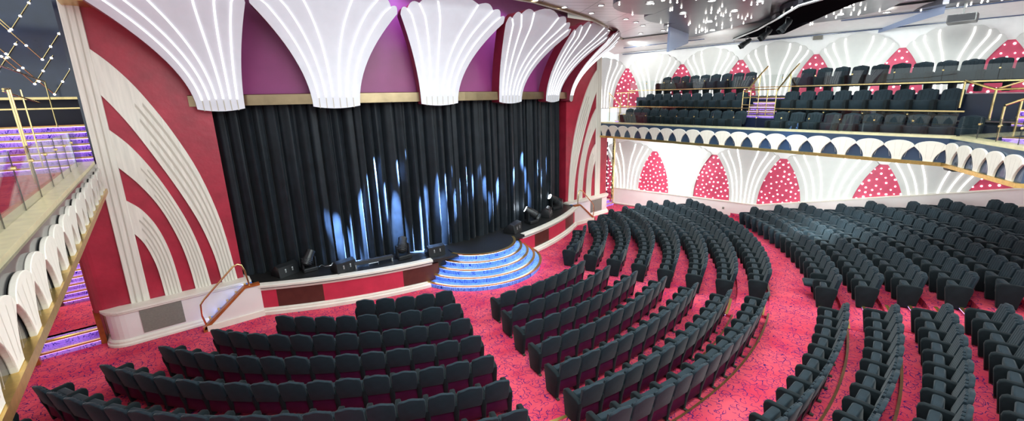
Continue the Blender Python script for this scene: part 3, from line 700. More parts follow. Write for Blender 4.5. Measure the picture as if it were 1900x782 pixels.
# red starry arches between white shells on the right wall
mb = MB(); rings = []
for k in range(4):
    a = PI / 2 * k / 3; rings.append([(.055 * math.cos(a) * math.cos(2*PI*i/8) + 1e-4 * math.cos(2*PI*i/8), .055 * math.cos(a) * math.sin(2*PI*i/8) + 1e-4 * math.sin(2*PI*i/8), .035 * math.sin(a)) for i in range(8)])
loft_rings(mb, rings); bulb_proto = mb.build('bulb', 'bulb', link=False)
wall_rot = Vector((nin.x, nin.y, 0)).to_track_quat('Z', 'Y').to_euler()
def arch(sc, half, z0, z1, tipw, nb, lab, zvis=None):
    t = empty('star_arch_panel', wp(sc, .01, z0)); tag(t, lab, 'wall panel', 'red arched panels with star bulbs on the right wall')
    o = Vector(t.location)
    def prof(q): return half * (1 - q ** 2.7) + tipw * q ** 2.7
    pts = []; n = 12
    for i in range(n + 1): q = i / n; pts.append((prof(q), lerp(z0, z1, q)))
    pts = pts + [(-a, b) for a, b in pts[::-1]]
    mb = MB(); mb.prism([(a, b) for a, b in pts], lambda p: tuple(Vector(wp(sc + p[0], .005, p[1])) - o), lambda p: tuple(Vector(wp(sc + p[0], .03, p[1])) - o)); mb.build('panel', 'star_glow_red', t)
    k = 0; tries = 0; placed = []
    while k < nb and tries < 4000:
        tries += 1; q = random.uniform(.03, .95); s = random.uniform(-1, 1) * (prof(q) - .08)
        z = lerp(z0, z1, q)
        if prof(q) < .1 or any((s - a) ** 2 + (z - b) ** 2 < .2 ** 2 for a, b in placed): continue
        placed.append((s, z)); k += 1
        c = bulb_proto.copy(); C.objects.link(c); c.parent = t; c.location = Vector(wp(sc + s, .035, z)) - o; c.rotation_euler = wall_rot
        f = random.uniform(.38, .75); c.scale = (f, f, 1)
def wall_shell(sc, half_b, half_t, z0, zt, H, lab, grp):
    t = empty('fluted_wall_shell', wp(sc, .03, z0)); tag(t, lab, 'wall light', grp)
    o = Vector(t.location)
    def to3(x, z, d): return tuple(Vector(wp(x, .10 + d, z)) - o)
    shell(t, to3, sc, half_b, sc, half_t, z0, zt, H, .07, .09, 'shell_grey', 'shell_grey', 'led_wall', .026, p=2.3, ledstart=.0)
SP = 3.28
lows = [-.05 + 1.75 + SP * i for i in range(6)]       # arch centres along the wall
lows = [0.1, 1.75 + .0, 3.9, 6.75, 9.95, 12.9, 16.0]
import math as _m
def s_of(y): return (y - W0.y) / uw.y
ac = [s_of(v) for v in (1.35, -2.0, -5.2, -8.3, -11.9, -15.1)]
alab = ['partly hidden red starry arch beside the side door, low wall', 'lower red starry arch, first full one right of the side door', 'lower red starry arch, second full one from the side door', 'lower red starry arch, third full one from the side door', 'lower red starry arch, cut low by the rising dado', 'lower red starry arch at the right edge of the picture']
for i, s in enumerate(ac): arch(s, .95, ZD - .1, 3.42, .17, 62 if i else 60, alab[i])
slab = ['lower white fluted wall shell nearest the side door', 'lower white fluted wall shell, second from the side door', 'lower white fluted wall shell, third from the side door', 'lower white fluted wall shell, fourth from the side door', 'lower white fluted wall shell above the projector seats, fifth from door', 'x']
for i in range(5):
    sc = (ac[i] + ac[i+1]) / 2; hw = (ac[i+1] - ac[i]) / 2
    wall_shell(sc, hw - .93, hw - .15, ZD - .1, 3.42, .45, slab[i], 'white fluted shells on the lower right wall')
uc = [s_of(v) for v in (-.09, -3.2, -6.0, -9.0, -11.8, -14.65)]
ulab = ['upper red starry arch nearest the stage', 'upper red starry arch, second from the stage', 'upper red starry arch, third from the stage', 'upper red starry arch, fourth from the stage', 'upper red starry arch, fifth from the stage', 'upper red starry arch at the right edge of the picture']
for i, s in enumerate(uc): arch(s, .85, 5.9, 8.1, .1, 40, ulab[i])
us_ = [uc[0] - 3.0] + uc + [uc[-1] + 3.0]
uslab = ['upper white fluted wall shell against the proscenium wall', 'upper white fluted wall shell, first right of the first upper arch', 'upper white fluted wall shell, third from the stage', 'upper white fluted wall shell, fourth from the stage', 'upper white fluted wall shell, fifth from the stage', 'large upper white fluted wall shell, sixth from the stage', 'upper white fluted wall shell at the right edge']
for i in range(len(us_) - 1):
    sc = (us_[i] + us_[i+1]) / 2; hw = (us_[i+1] - us_[i]) / 2
    wall_shell(sc, hw - .85, hw - .1, 5.9, 8.1, .62, uslab[i], 'white fluted shells on the upper right wall')
for y_, z_, w_, nm, lab in ((-4.75, .72, .16, 'wall_plate', 'blank white cover plate low on the right wall dado'), (-5.9, .66, .05, 'wall_socket', 'tiny socket low on the dado, right of the white cover plate')):
    sx_ = s_of(y_); mb = MB(); vs = [wp(sx_ + a, d, z_ + b) for d in (.16, .175) for a, b in ((-w_, -.06), (w_, -.06), (w_, .06), (-w_, .06))]
    mb.add(vs, [(0, 1, 2, 3), (4, 7, 6, 5), (0, 4, 5, 1), (1, 5, 6, 2), (2, 6, 7, 3), (3, 7, 4, 0)]); tag(mb.build(nm, 'white_plaster' if nm == 'wall_plate' else 'grille'), lab, nm.split('_')[1])
# dark slits where the wall meets the ceiling
def slit(s0, s1, d, z): 
    mb = MB(); vs = [wp(s0, d, z), wp(s1, d, z), wp(s1, d + .10, z), wp(s0, d + .10, z), wp(s0, d, z - .03), wp(s1, d, z - .03), wp(s1, d + .1, z - .03), wp(s0, d + .1, z - .03)]
    mb.add(vs, [(0, 1, 2, 3), (4, 7, 6, 5), (0, 4, 5, 1), (3, 2, 6, 7), (0, 3, 7, 4), (1, 5, 6, 2)]); struct(mb.build('trim_7', 'blue_slit'))
# sloping white cove between wall top and ceiling
mb = MB(); mb.add([wp(-.3, 0, 8.95), wp(WL, 0, 8.85), wp(WL, 2.6, 9.32), wp(-.3, 2.6, 9.36)], [(0, 1, 2, 3)]); mb.add([wp(-.3, 0, 9.5), wp(WL, 0, 9.5), wp(WL, 2.6, 9.5), wp(-.3, 2.6, 9.5)], [(0, 1, 2, 3)]); struct(mb.build('ceiling_cove', 'white_plaster'))
slit(.3, 17.5, .06, 8.90); slit(1.0, 5.2, 1.3, 9.10); slit(10.5, 16, 1.7, 9.18)
# small exit sign hanging on the slit and loudspeaker
t = MB().obox(wp(9.6, .16, 8.78), (.34, .06, .16), Matrix.Rotation(math.radians(-80), 4, 'Z')).build('ceiling_bracket', 'grille'); tag(t, 'small grey bracket under the dark slit above the right wall', 'bracket')
spk = empty('loudspeaker', (12.75, -13.55, 8.72)); tag(spk, 'black wedge loudspeaker hanging from the ceiling near the upper right corner', 'speaker')
mb = MB(); mb.prism([(-.25, .14), (.30, .14), (.42, .0), (.25, -.14), (-.25, -.10)], lambda p: (p[0], -.35, p[1]), lambda p: (p[0], .35, p[1])); mb.build('cabinet', 'black_plastic', spk)
MB().add([(-.252, -.32, -.09), (-.252, .32, -.09), (-.252, .32, .13), (-.252, -.32, .13)], [(0, 1, 2, 3)]).build('grille', 'black_grille', spk)
MB().box((-.02, -.02, .13), (.02, .02, .50)).build('bracket', 'black_plastic', spk)

# ------------------------------------------------------------ right balcony
P0, P1, P2 = Vector((10.35, -.3)), Vector((7.95, -14.37)), Vector((5.09, -15.85))
def seg_frame(A, B): u = (B - A).normalized(); return u, Vector((-u.y, u.x))
def bal_side(A, B, mir, sname, zt0=5.12, zt1=5.06, np_=None):
    u, n = seg_frame(A, B)
    if mir: n = -n
    L = (B - A).length
    def bp(s, d, z): p = A + u * s + n * d; return (p.x, p.y, z)
    def slab(name, m, d0, d1, z0, z1):
        mb = MB(); vs = []
        for s in (0, L):
            for d, z in ((d0, z0), (d1, z0), (d1, z1), (d0, z1)): vs.append(bp(s, d, z))
        mb.add(vs, [(0, 1, 5, 4), (1, 2, 6, 5), (2, 3, 7, 6), (3, 0, 4, 7), (3, 2, 1, 0), (4, 5, 6, 7)]); return struct(mb.build(name, m))
    slab('balcony_floor', 'carpet', .3, 3.6 if sname == 'left' else 7.5, 4.55, 4.80)
    slab('balcony_soffit', 'white_plaster', .05, 3.6 if sname == 'left' else 7.5, 4.50, 4.55)
    slab('trim_8', 'gold_trim', -.125, .06, 4.36, 4.46)      # lower brass edge
    slab('trim_9', 'coping_brass', -.02, .32, zt0 - .0, zt0 + .07)        # coping
    slab('balcony_front', 'blue_mirror' if sname != 'left' else 'dark_mirror', -.045, .1, 4.46, zt0)
    k = max(1, round(L / .70)) if np_ is None else np_
    w = L / k
    fr = empty('balcony_fascia', bp(L / 2, 0, 4.5)); tag(fr, {'left': 'cream scalloped fascia of overlapping petals on the left balcony front', 'right': 'long cream scalloped fascia with blue mirrored arches on the right balcony', 'rear': 'short angled end of the cream scalloped fascia, right balcony'}[sname], 'balcony fascia')
    o = Vector(fr.location)
    # petal outline, centred; spans from -w/2..w/2 at crossing height, narrow foot
    zc, zb_, ztp = 4.86, 4.46, 5.03
    pts = [(-.20 * w / .7 * .7, zb_)]
    R = []
    for i in range(9): q = i / 8; R.append((lerp(.155, .50, q ** 2.0) * w, lerp(zb_, zc, q)))
    top = [(.5 * w * math.cos(a), zc + (ztp - zc) * math.sin(a)) for a in [PI * i / 16 for i in range(1, 16)]]
    # mirrored left side
    outline = [(a, b) for a, b in R] + top + [(-a, b) for a, b in R[::-1]]
    mbp = MB(); soft_prism(mbp, outline, lambda p, d: (p[0] * u.x - n.x * d, p[0] * u.y - n.y * d, p[1] - 4.5), 0.0, .05, .008); proto = mbp.build('petal', 'cream', link=False)
    mg = MB()
    for q in (-.3, -.1, .1, .3):
        mg.add([(q * w * .8 * u.x - n.x * .052, q * w * .8 * u.y - n.y * .052, .04), ((q * w * .8 + .006) * u.x - n.x * .052, (q * w * .8 + .006) * u.y - n.y * .052, .04), ((q * w * 1.3 + .006) * u.x - n.x * .052, (q * w * 1.3 + .006) * u.y - n.y * .052, .45), (q * w * 1.3 * u.x - n.x * .052, q * w * 1.3 * u.y - n.y * .052, .45)], [(0, 1, 2, 3)])
    gp = mg.build('groove', 'groove', link=False)
    for i in range(k):
        c = proto.copy(); C.objects.link(c); c.parent = fr
        q = bp((i + .5) * w, -.045 - (.010 if i % 2 else 0), 4.5); c.location = Vector(q) - o
        g = gp.copy(); C.objects.link(g); g.parent = c
    return bp, u, n, L
bpR, uR, nR, LR = bal_side(P0, P1, False, 'right')
bpQ, uQ, nQ, LQ = bal_side(P1, P2, False, 'rear')
bpL, uL, nL, LL_ = bal_side(Vector((-10.18, -.75)), Vector((-10.0, -13.6)), True, 'left')
def glass_run(bp, s0, s1, d, z0, z1, n, lab, cat='balustrade', clamps=True, gm='glass'):
    t = empty('glass_balustrade', bp((s0 + s1) / 2, d, z0)); tag(t, lab, cat); o = Vector(t.location)
    g = .02; w = (s1 - s0) / n
    for i in range(n):
        a, b = s0 + i * w + g / 2, s0 + (i + 1) * w - g / 2
        vs = [Vector(bp(s, dd, z)) - o for s in (a, b) for dd in (d, d + .012) for z in (z0, z1)]
        MB().add(vs, [(0, 1, 3, 2), (4, 6, 7, 5), (0, 4, 5, 1), (2, 3, 7, 6), (1, 5, 7, 3), (0, 2, 6, 4)]).build('glass_panel', gm, t)
        if i:
            e = [Vector(bp(s, dd, z)) - o for s in (a - g * .8, a - g * .2) for dd in (d, d + .012) for z in (z0, z1)]
            MB().add(e, [(0, 1, 3, 2), (4, 6, 7, 5), (0, 4, 5, 1), (2, 3, 7, 6), (1, 5, 7, 3), (0, 2, 6, 4)]).build('joint', 'black_plastic', t)
            if clamps:
                p = Vector(bp(a - g / 2, d, lerp(z0, z1, .72))) - o; MB().obox(p, (.05, .05, .05), None, .012).build('clamp', 'brass', t)
    return t
glass_run(bpR, .3, LR, .15, 5.19, 5.72, 15, 'long glass balustrade on top of the right balcony front')
glass_run(bpQ, 0, LQ, .15, 5.13, 5.72, 4, 'glass balustrade on the angled end of the right balcony')
glass_run(bpL, .1, LL_, .18, 5.19, 5.95, 11, 'glass balustrade on top of the left balcony front')
# tiers, ledges and seats of the right balcony
def tz(s, z): return z + .10 - .20 * s / LR     # slight fall towards the rear
def ledge(s0, s1, d, z, lab):
    t = MB()
    vs = [bpR(s, dd, tz(s, zz)) for s in (s0, s1) for dd, zz in ((d, z - .02), (d + .09, z - .02), (d + .09, z + .02), (d, z + .02))]
    t.add(vs, [(0, 1, 5, 4), (1, 2, 6, 5), (2, 3, 7, 6), (3, 0, 4, 7), (3, 2, 1, 0), (4, 5, 6, 7)]); o = t.build('handrail', 'brass'); tag(o, lab, 'handrail', 'brass ledges between the balcony tiers'); return o
def riser_block(d0, d1, z0, z1, s0, s1, m='carpet'):
    mb = MB(); vs = [bpR(s, d, z) for s in (s0, s1) for d, z in ((d0, z0), (d1, z0), (d1, tz(s, z1)), (d0, tz(s, z1)))]
    mb.add(vs, [(0, 1, 5, 4), (1, 2, 6, 5), (2, 3, 7, 6), (3, 0, 4, 7), (3, 2, 1, 0), (4, 5, 6, 7)]); struct(mb.build('balcony_tier', m))
riser_block(1.36, 3.1, 4.8, 5.52, 1.0, LR + 1.5, 'navy_curtain'); riser_block(2.22, 7.2, 5.5, 6.38, .4, LR + 1.5, 'navy_curtain')
ledge(.2, LR - .2, 1.30, 5.90, 'lower brass ledge between the first and second balcony rows'); ledge(-.2, LR + 1.4, 2.16, 6.74, 'upper brass ledge in front of the top balcony row')
def glass2(s0, s1, d, z0, z1, n, lab):
    return glass_run(lambda s, dd, z: bpR(s, dd, tz(s, z)), s0, s1, d, z0, z1, n, lab, clamps=True)
glass2(-.1, LR + 1.3, 2.20, 6.78, 7.22, 13, 'glass parapet before the top row of the right balcony')
glass2(.9, LR - .3, 1.34, 5.55, 5.88, 11, 'low glass parapet before the second row of the right balcony')
sp_ = .585
def bal_row(row, d, z, gaps, s0, s1):
    s = s0; i = 0; first = True
    while s < s1:
        if any(a < s < b for a, b in gaps): s += .1; first = True; continue
        p = bpR(s, d, tz(s, z)); rz = math.atan2(-nR.y, -nR.x) - PI / 2
        t = empty('balcony_chair', p, rz); i += 1
        tag(t, 'dark velvet seat, %s from the stage end in the %s balcony row' % (ORD[i - 1] if i <= len(ORD) else 'number %d' % i, row), 'seat', 'seats in the right balcony, %s row' % row)
        prs = [('backrest', 0), ('back_cushion', 0), ('seat_cushion', 0), ('arm_panel', .285)] + ([('arm_panel', -.285)] if first else [])
        for nm, x in prs:
            c = seat_parts[nm].copy(); C.objects.link(c); c.parent = t; c.location = (x, 0, 0)
        first = False; s += sp_
ORD += ['twenty-third', 'twenty-fourth', 'twenty-fifth', 'twenty-sixth', 'twenty-seventh']
def s_at(px):   # distance along the balcony front (solved offline from measured stations)
    return px
bal_row('front', 1.20, 4.80, [(7.45, 9.0)], .9, LR + .3)
bal_row('middle', 2.05, 5.56, [(6.85, 8.75)], 1.5, 13.6)
bal_row('top', 2.90, 6.42, [(7.1, 8.9)], 1.85, LR + 1.3)
# balcony cross stairs with brass railing
def stair_run(name, fn, n, s0, s1, d0, z0, run, rise, lab):
    t = empty(name, fn((s0 + s1) / 2, d0, z0)); tag(t, lab, 'stairs'); o = Vector(t.location)
    for i in range(n):
        vs = [Vector(fn(s, d, z)) - o for s in (s0, s1) for d, z in ((d0 + i * run, z0 + i * rise), (d0 + (i + 1) * run, z0 + i * rise), (d0 + (i + 1) * run, z0 + (i + 1) * rise), (d0 + i * run, z0 + (i + 1) * rise))]
        st = MB().add(vs, [(0, 1, 5, 4), (1, 2, 6, 5), (2, 3, 7, 6), (3, 0, 4, 7), (3, 2, 1, 0), (4, 5, 6, 7)]).build('step', 'violet_lit_carpet', t)
        for nm, m_, a0, a1, b0, b1 in (('nosing', 'gold_trim', -.05, .05, -.035, .012), ('light_strip', 'purple_led', -.03, -.006, -.048, -.036)):
            zz = z0 + (i + 1) * rise; dd = d0 + i * run
            vs = [Vector(fn(s, d, z)) - o for s in (s0, s1) for d, z in ((dd + a0, zz + b0), (dd + a1, zz + b0), (dd + a1, zz + b1), (dd + a0, zz + b1))]
            MB().add(vs, [(0, 1, 5, 4), (1, 2, 6, 5), (2, 3, 7, 6), (3, 0, 4, 7), (3, 2, 1, 0), (4, 5, 6, 7)]).build(nm, m_, st)
    return t
stair_run('balcony_stairs', bpR, 5, 7.35, 8.6, 1.45, 5.45, .2, .17, 'violet-lit stairs with gold edges behind the brass railing, right balcony')
stair_run('balcony_stairs', bpR, 5, -.05, .75, .5, 4.75, .3, .16, 'violet-lit steps at the stage end of the right balcony')
stair_run('balcony_stairs', lambda s, d, z: bpR(s, d, z), 6, LR + .7, LR + 1.9, .9, 4.80, .26, .17, 'violet-lit stairs between brass rails at the right picture edge')
def railing(name, fn, posts, rails, lab, r=.022):
    t = empty(name, fn(*posts[0][0])); tag(t, lab, 'railing'); o = Vector(t.location)
    for a, b in posts: MB().tube([Vector(fn(*a)) - o, Vector(fn(*b)) - o], r, 8).build('post', 'brass', t, smooth=True)
    for pts in rails: MB().tube([Vector(fn(*p)) - o for p in pts], r * 1.1, 8).build('rail', 'brass', t, smooth=True)
ps = [7.28, 7.6, 7.95, 8.3, 8.65]
railing('brass_railing', bpR, [((s, 1.36, 5.62), (s, 1.36, 6.62)) for s in ps], [[(ps[0], 1.36, z), (ps[-1], 1.36, z)] for z in (5.72, 6.02, 6.32, 6.62)], 'square brass railing guarding the middle stairs of right balcony')
railing('stair_handrail', bpR, [((7.35, 2.3, 6.5), (7.35, 2.3, 7.25)), ((8.6, 2.3, 6.5), (8.6, 2.3, 7.25))], [[(7.35, 1.45, 6.55), (7.35, 2.3, 7.25), (7.35, 2.8, 7.6)], [(8.6, 1.45, 6.55), (8.6, 2.3, 7.25), (8.6, 2.8, 7.6)]], 'pair of sloping brass handrails above the middle balcony stairs', .03)
railing('stair_handrail', bpR, [((-.1, .7, 5.2), (-.1, .7, 6.65)), ((.7, .7, 5.0), (.7, .7, 6.1)), ((.2, 1.25, 5.6), (.2, 1.25, 6.7)), ((.75, 1.25, 5.6), (.75, 1.25, 6.7))], [[(-.2, .7, 6.75), (.7, .7, 6.1)], [(-.2, 1.25, 6.72), (1.2, 1.25, 6.72)], [(-.1, .7, 5.95), (.7, .7, 5.95)]], 'brass handrails over the steps at the stage end of the right balcony')
railing('stair_handrail', bpR, [((LR - .35, 1.4, 5.9), (LR - .35, 1.4, 6.65)), ((LR + .35, 1.2, 5.6), (LR + .35, 1.2, 6.4)), ((LR + .65, .9, 4.85), (LR + .65, .9, 5.95)), ((LR + .85, 1.3, 5.0), (LR + .85, 1.3, 6.15)), ((LR + 1.3, 1.6, 5.2), (LR + 1.3, 1.6, 6.4))],
        [[(LR - .35, 1.4, 6.66), (LR + .35, 1.2, 6.4), (LR + 1.3, 1.3, 6.4)], [(LR + .65, .9, 5.98), (LR + 1.4, 1.7, 6.42)], [(LR + .35, 1.2, 6.4), (LR + 1.2, 2.2, 6.85)]], 'branching brass handrails beside the stairs at the right picture edge', .028)
# projector under the balcony
pj = empty('projector', (10.4, -14.35, 4.5)); tag(pj, 'small grey projector hanging under the right balcony above the rear seats', 'projector')
MB().box((-.04, -.04, -.42), (.04, .04, 0)).build('mount', 'silver', pj); MB().obox((0, 0, -.48), (.46, .30, .16), Matrix.Rotation(.6, 4, 'Z'), .03).build('body', 'black_plastic', pj, smooth=True)
MB().tube([(-.22, -.12, -.48), (-.36, -.2, -.50)], [.05, .06], 12).build('lens', 'silver', pj, smooth=True)

# ------------------------------------------------------------ right side door bay
mb = MB(); mb.box((10.95, .25, 0), (11.55, .45, 4.6)); struct(mb.build('wall_front_right', 'red_wall'))
mb = MB(); cols = []
vs = []; nn = 60
for z in (.35, 4.5):
    for i in range(nn + 1): vs.append((lerp(11.5, 12.35, i / nn), .75 + .04 * math.sin(i * .9), z))
mb.add(vs, [(i, i + 1, nn + 2 + i, nn + 1 + i) for i in range(nn)]); o = mb.build('side_curtain', 'navy_curtain', smooth=True); tag(o, 'narrow dark blue curtain with tiny lights in the right side doorway', 'curtain')
for i in range(34):
    c = bulb_proto.copy(); c.name = 'fairy_light'; C.objects.link(c); c.parent = o; c.location = (random.choice((11.6, 11.78, 12.2)) + random.uniform(-.06, .06), .68, .6 + 3.8 * i / 34); c.rotation_euler = (PI / 2, 0, 0); f = random.uniform(.5, 1.0); c.scale = (f, f, 1)
struct(MB().box((12.40, .30, 0), (12.50, .42, 4.5)).build('door_1', 'brass'))
struct(MB().box((12.50, .38, 0), (13.2, .5, 4.5)).build('wall_front_right', 'pinkish_white'))
stair_run('doorway_steps', lambda s, d, z: (s, d, z), 2, 11.1, 12.38, .2, 0.0, .32, .17, 'two violet-lit steps in the right side doorway')
# ------------------------------------------------------------ left doorway with stairs
struct(MB().box((-12.42, .35, 0), (-12.30, 5.5, 4.5)).build('wall_left_bay', 'dark_red'))
struct(MB().box((-11.05, .5, 0), (-10.95, 5.6, 4.5)).build('wall_left_bay', 'dark_wood'))
struct(MB().box((-11.06, -.05, 0), (-10.94, .35, 1.05)).build('trim_10', 'wood_red')); struct(MB().box((-12.36, -.32, 0), (-12.22, -.18, .85)).build('trim_10', 'wood_red'))
struct(MB().box((-12.4, .6, .0), (-11.05, 3.15, .34)).build('landing', 'carpet'))
stair_run('doorway_steps', lambda s, d, z: (s, d, z), 2, -12.28, -11.06, -.02, 0.0, .38, .17, 'two violet-lit steps with gold edges in the left doorway')
stair_run('corridor_stairs', lambda s, d, z: (s, d, z), 14, -12.1, -11.1, 3.15, .34, .26, .17, 'long flight of violet-lit carpeted stairs beyond the left doorway')
mb = MB(); mb.prism([(-.12, 0), (.12, 0), (.16, .4), (.12, 1.6), (-.12, 1.6), (-.16, .4)], lambda p: (p[0], -.06, p[1]), lambda p: (p[0], .06, p[1])); o = mb.build('wall_sconce', 'amber_glow'); o.location = (-12.12, 2.4, .75); tag(o, 'glowing golden glass column lamp beside the stairs in the left doorway', 'lamp')
railing('door_railing', lambda s, d, z: (s, d, z), [((-12.25, .5, .34), (-12.25, .5, 1.15)), ((-12.25, 1.6, .34), (-12.25, 1.6, 1.15))], [[(-12.25, .5, 1.15), (-12.25, 1.6, 1.15), (-12.25, 3.0, 1.15)], [(-12.25, .5, .7), (-12.25, 3.0, .7)]], 'low copper-coloured railing along the landing in the left doorway', .025)

area('corridor_fill', (-11.65, 3.0, 4.42), (-11.65, 3.0, 0), .8, 3.0, 110, (1, .93, 1))  # added fill that lifts the dark stairs and landing, no real fixture
# ------------------------------------------------------------ left balcony interior
struct(MB().box((-14.5, -.75, 4.55), (-10.25, 1.25, 4.80)).build('balcony_floor', 'carpet'))
stair_run('balcony_stairs', lambda s, d, z: (s, d, z), 7, -12.9, -10.35, 1.2, 4.80, .27, .175, 'wide violet-lit stairs with gold edges at the end of the left balcony')
struct(MB().box((-14.5, 3.1, 4.5), (-10.2, 4.4, 6.02)).build('balcony_tier', 'carpet'))
struct(MB().box((-10.25, .2, 4.5), (-10.15, 4.2, 10.3)).build('wall_left_return', 'navy'))
struct(MB().box((-15, 4.3, 4.5), (-10.15, 4.4, 7.1)).build('wall_left_rear', 'navy_curtain'))
sw = MB().box((-15, 3.3, 6.85), (-10.15, 3.4, 11)).build('wall_left_upper', 'navy'); struct(sw)
struct(MB().box((-15, 3.24, 6.80), (-10.15, 3.42, 6.87)).build('trim_11', 'brass'))
def vlight(cx, zc, lab, h=1.5, w=.62):
    t = empty('star_chevron', (cx, 3.27, zc)); tag(t, lab, 'wall light', 'brass chevrons with star bulbs on the dark wall')
    for sg, ln in ((-1, 1.0), (1, .55)):
        MB().tube([(0, 0, 0), (sg * w * 1.6 * ln, 0, h * ln)], .014, 6).build('brass_bar', 'brass', t)
        for k in range(0 if sg < 0 else 1, 5 if sg < 0 else 3):
            c = bulb_proto.copy(); C.objects.link(c); c.parent = t; q = k / 4; c.location = (sg * w * 1.6 * q, -.02, h * q); c.rotation_euler = (PI / 2, 0, 0); c.scale = (.55, .55, 1)
struct(MB().box((-14, 1.4, 6.5), (-10.3, 1.44, 6.54)).build('trim_11', 'brass'))
CL = ['highest brass chevron with star bulbs on the dark left wall', 'brass chevron nearest the white pilaster on the dark left wall', 'second lowest brass chevron with star bulbs on the dark left wall', 'lowest brass chevron with star bulbs on the dark left wall', 'brass chevron at the very left edge of the dark wall']
for i, (x, z) in enumerate(((-11.50, 8.75), (-11.05, 7.95), (-11.35, 7.25), (-11.0, 6.95), (-12.0, 7.6))):
    vlight(x, z, CL[i])
lf = lambda s, d, z: (s, d, z)
railing('stair_handrail', lf, [((-11.0, -2.2, 4.8), (-11.0, -2.2, 6.9)), ((-11.2, -1.2, 4.8), (-11.2, -1.2, 6.95)), ((-11.0, 2.2, 6.0), (-11.0, 2.2, 7.25)), ((-11.3, .8, 5.0), (-11.3, .8, 7.0))],
        [[(-11.0, -4.0, 7.5), (-11.0, -2.4, 7.35), (-11.0, 2.2, 7.27)], [(-11.0, -2.75, 6.88), (-11.0, -2.18, 6.91)], [(-11.3, -1, 6.9), (-11.3, 2.8, 6.7)]], 'tall brass handrails inside the left balcony above the stairs', .018)

# ------------------------------------------------------------ side stairs onto the stage
def side_stairs(mx, s):
    def X(x): return mx(x)
    t = empty('side_stairs', (X(-7.8), -.9, 0)); tag(t, 'small %s stage stairs with blue-lit treads, white side and wooden rail' % s, 'stairs'); o = Vector(t.location)
    def L(p): return tuple(Vector((X(p[0]), p[1], p[2])) - o)
    for i in range(5):
        x0 = -8.55 + i * .26; z = .2 * (i + 1)
        mb = MB(); a, b = sorted((X(x0), X(x0 + .26 if i < 4 else -7.25))); mb.box((a - o.x, -1.14 - o.y, 0), (b - o.x, -.66 - o.y, z)); st = mb.build('step', 'blue_carpet', t)
        a, b = sorted((X(x0 - .02), X(x0 + .04))); MB().box((a - o.x, -1.14 - o.y, z - .02), (b - o.x, -.66 - o.y, z + .01)).build('nosing', 'gold_trim', st)
        a, b = sorted((X(x0 - .015), X(x0 - .005))); MB().box((a - o.x, -1.12 - o.y, z - .05), (b - o.x, -.68 - o.y, z - .03)).build('light_strip', 'blue_led', st)
    mb = MB(); prof = [(-8.68, 0), (-8.68, .12), (-7.55, 1.05), (-7.15, 1.05), (-7.15, 0)]
    mb.prism(prof, lambda p: L((p[0], -1.24, p[1])), lambda p: L((p[0], -1.14, p[1]))); mb.build('side_panel', 'pinkish_white', t)
    MB().prism([(-8.74, .06), (-8.70, .17), (-7.56, 1.10), (-7.15, 1.10), (-7.15, 1.04), (-7.54, 1.04), (-8.66, .08)], lambda p: L((p[0], -1.28, p[1])), lambda p: L((p[0], -1.10, p[1]))).build('cap_rail', 'wood_red', t)
    MB().box((min(X(-8.76), X(-8.66)) - o.x, -1.28 - o.y, 0), (max(X(-8.76), X(-8.66)) - o.x, -1.10 - o.y, .16)).build('newel', 'wood_red', t)
    mb = MB(); prof = [(-8.66, 0), (-7.15, 0), (-7.15, .18), (-8.66, .18)]
    mb.prism(prof, lambda p: L((p[0], -1.30, p[1])), lambda p: L((p[0], -1.24, p[1]))); mb.build('skirting', 'cream', t)
    mb = MB(); mb.tube([L(p) for p in ((-8.66, -1.19, .15), (-8.72, -1.19, .5), (-8.70, -1.19, .85), (-8.60, -1.19, .98), (-7.75, -1.19, 1.78), (-7.62, -1.19, 1.83), (-7.53, -1.19, 1.78), (-7.47, -1.19, 1.6), (-7.42, -1.19, 1.08))], .026, 10); mb.build('handrail', 'brass', t, smooth=True)
side_stairs(lambda x: x, 'left'); side_stairs(lambda x: .12 - x, 'right')

# ------------------------------------------------------------ stage equipment
def monitor(x, y, rz, lab, s=1.0):
    t = empty('stage_monitor', (x, y, 1.0), rz); t.scale = (s, s, s); tag(t, lab, 'speaker', 'wedge monitors along the stage edge')
    mb = MB(); soft_prism(mb, [(-.24, 0), (.26, 0), (.28, .12), (-.02, .40), (-.20, .34)], lambda p, d: (d, p[0], p[1]), -.34, .34, .015); mb.build('cabinet', 'black_plastic', t, smooth=True)
    MB().add([(-.30, .268, .13), (.30, .268, .13), (.30, -.01, .385), (-.30, -.01, .385)], [(0, 1, 2, 3)]).xf(Matrix.Translation((0, .008, .012))).build('speaker_grille', 'black_grille', t)
    for k in (-.12, .12): MB().obox((k, -.235, .19), (.05, .02, .12), Matrix.Rotation(-.12, 4, 'X'), .008).build('handle', 'silver', t)
monitor(-6.30, -.72, .35, 'tilted black wedge monitor at the left end of the stage edge', 1.0)
monitor(-4.72, -1.75, .2, 'black wedge monitor with two silver handles between the moving heads', 1.0)
monitor(-1.62, -2.45, -.1, 'black wedge monitor just left of the front steps', .95)
monitor(2.25, -2.30, .45, 'black wedge monitor just right of the front steps', 1.1)
monitor(5.0, -1.45, .6, 'black wedge monitor in the middle of the right stage edge', 1.1)
monitor(6.75, -.55, .7, 'black wedge monitor at the far right end of the stage edge', 1.05)
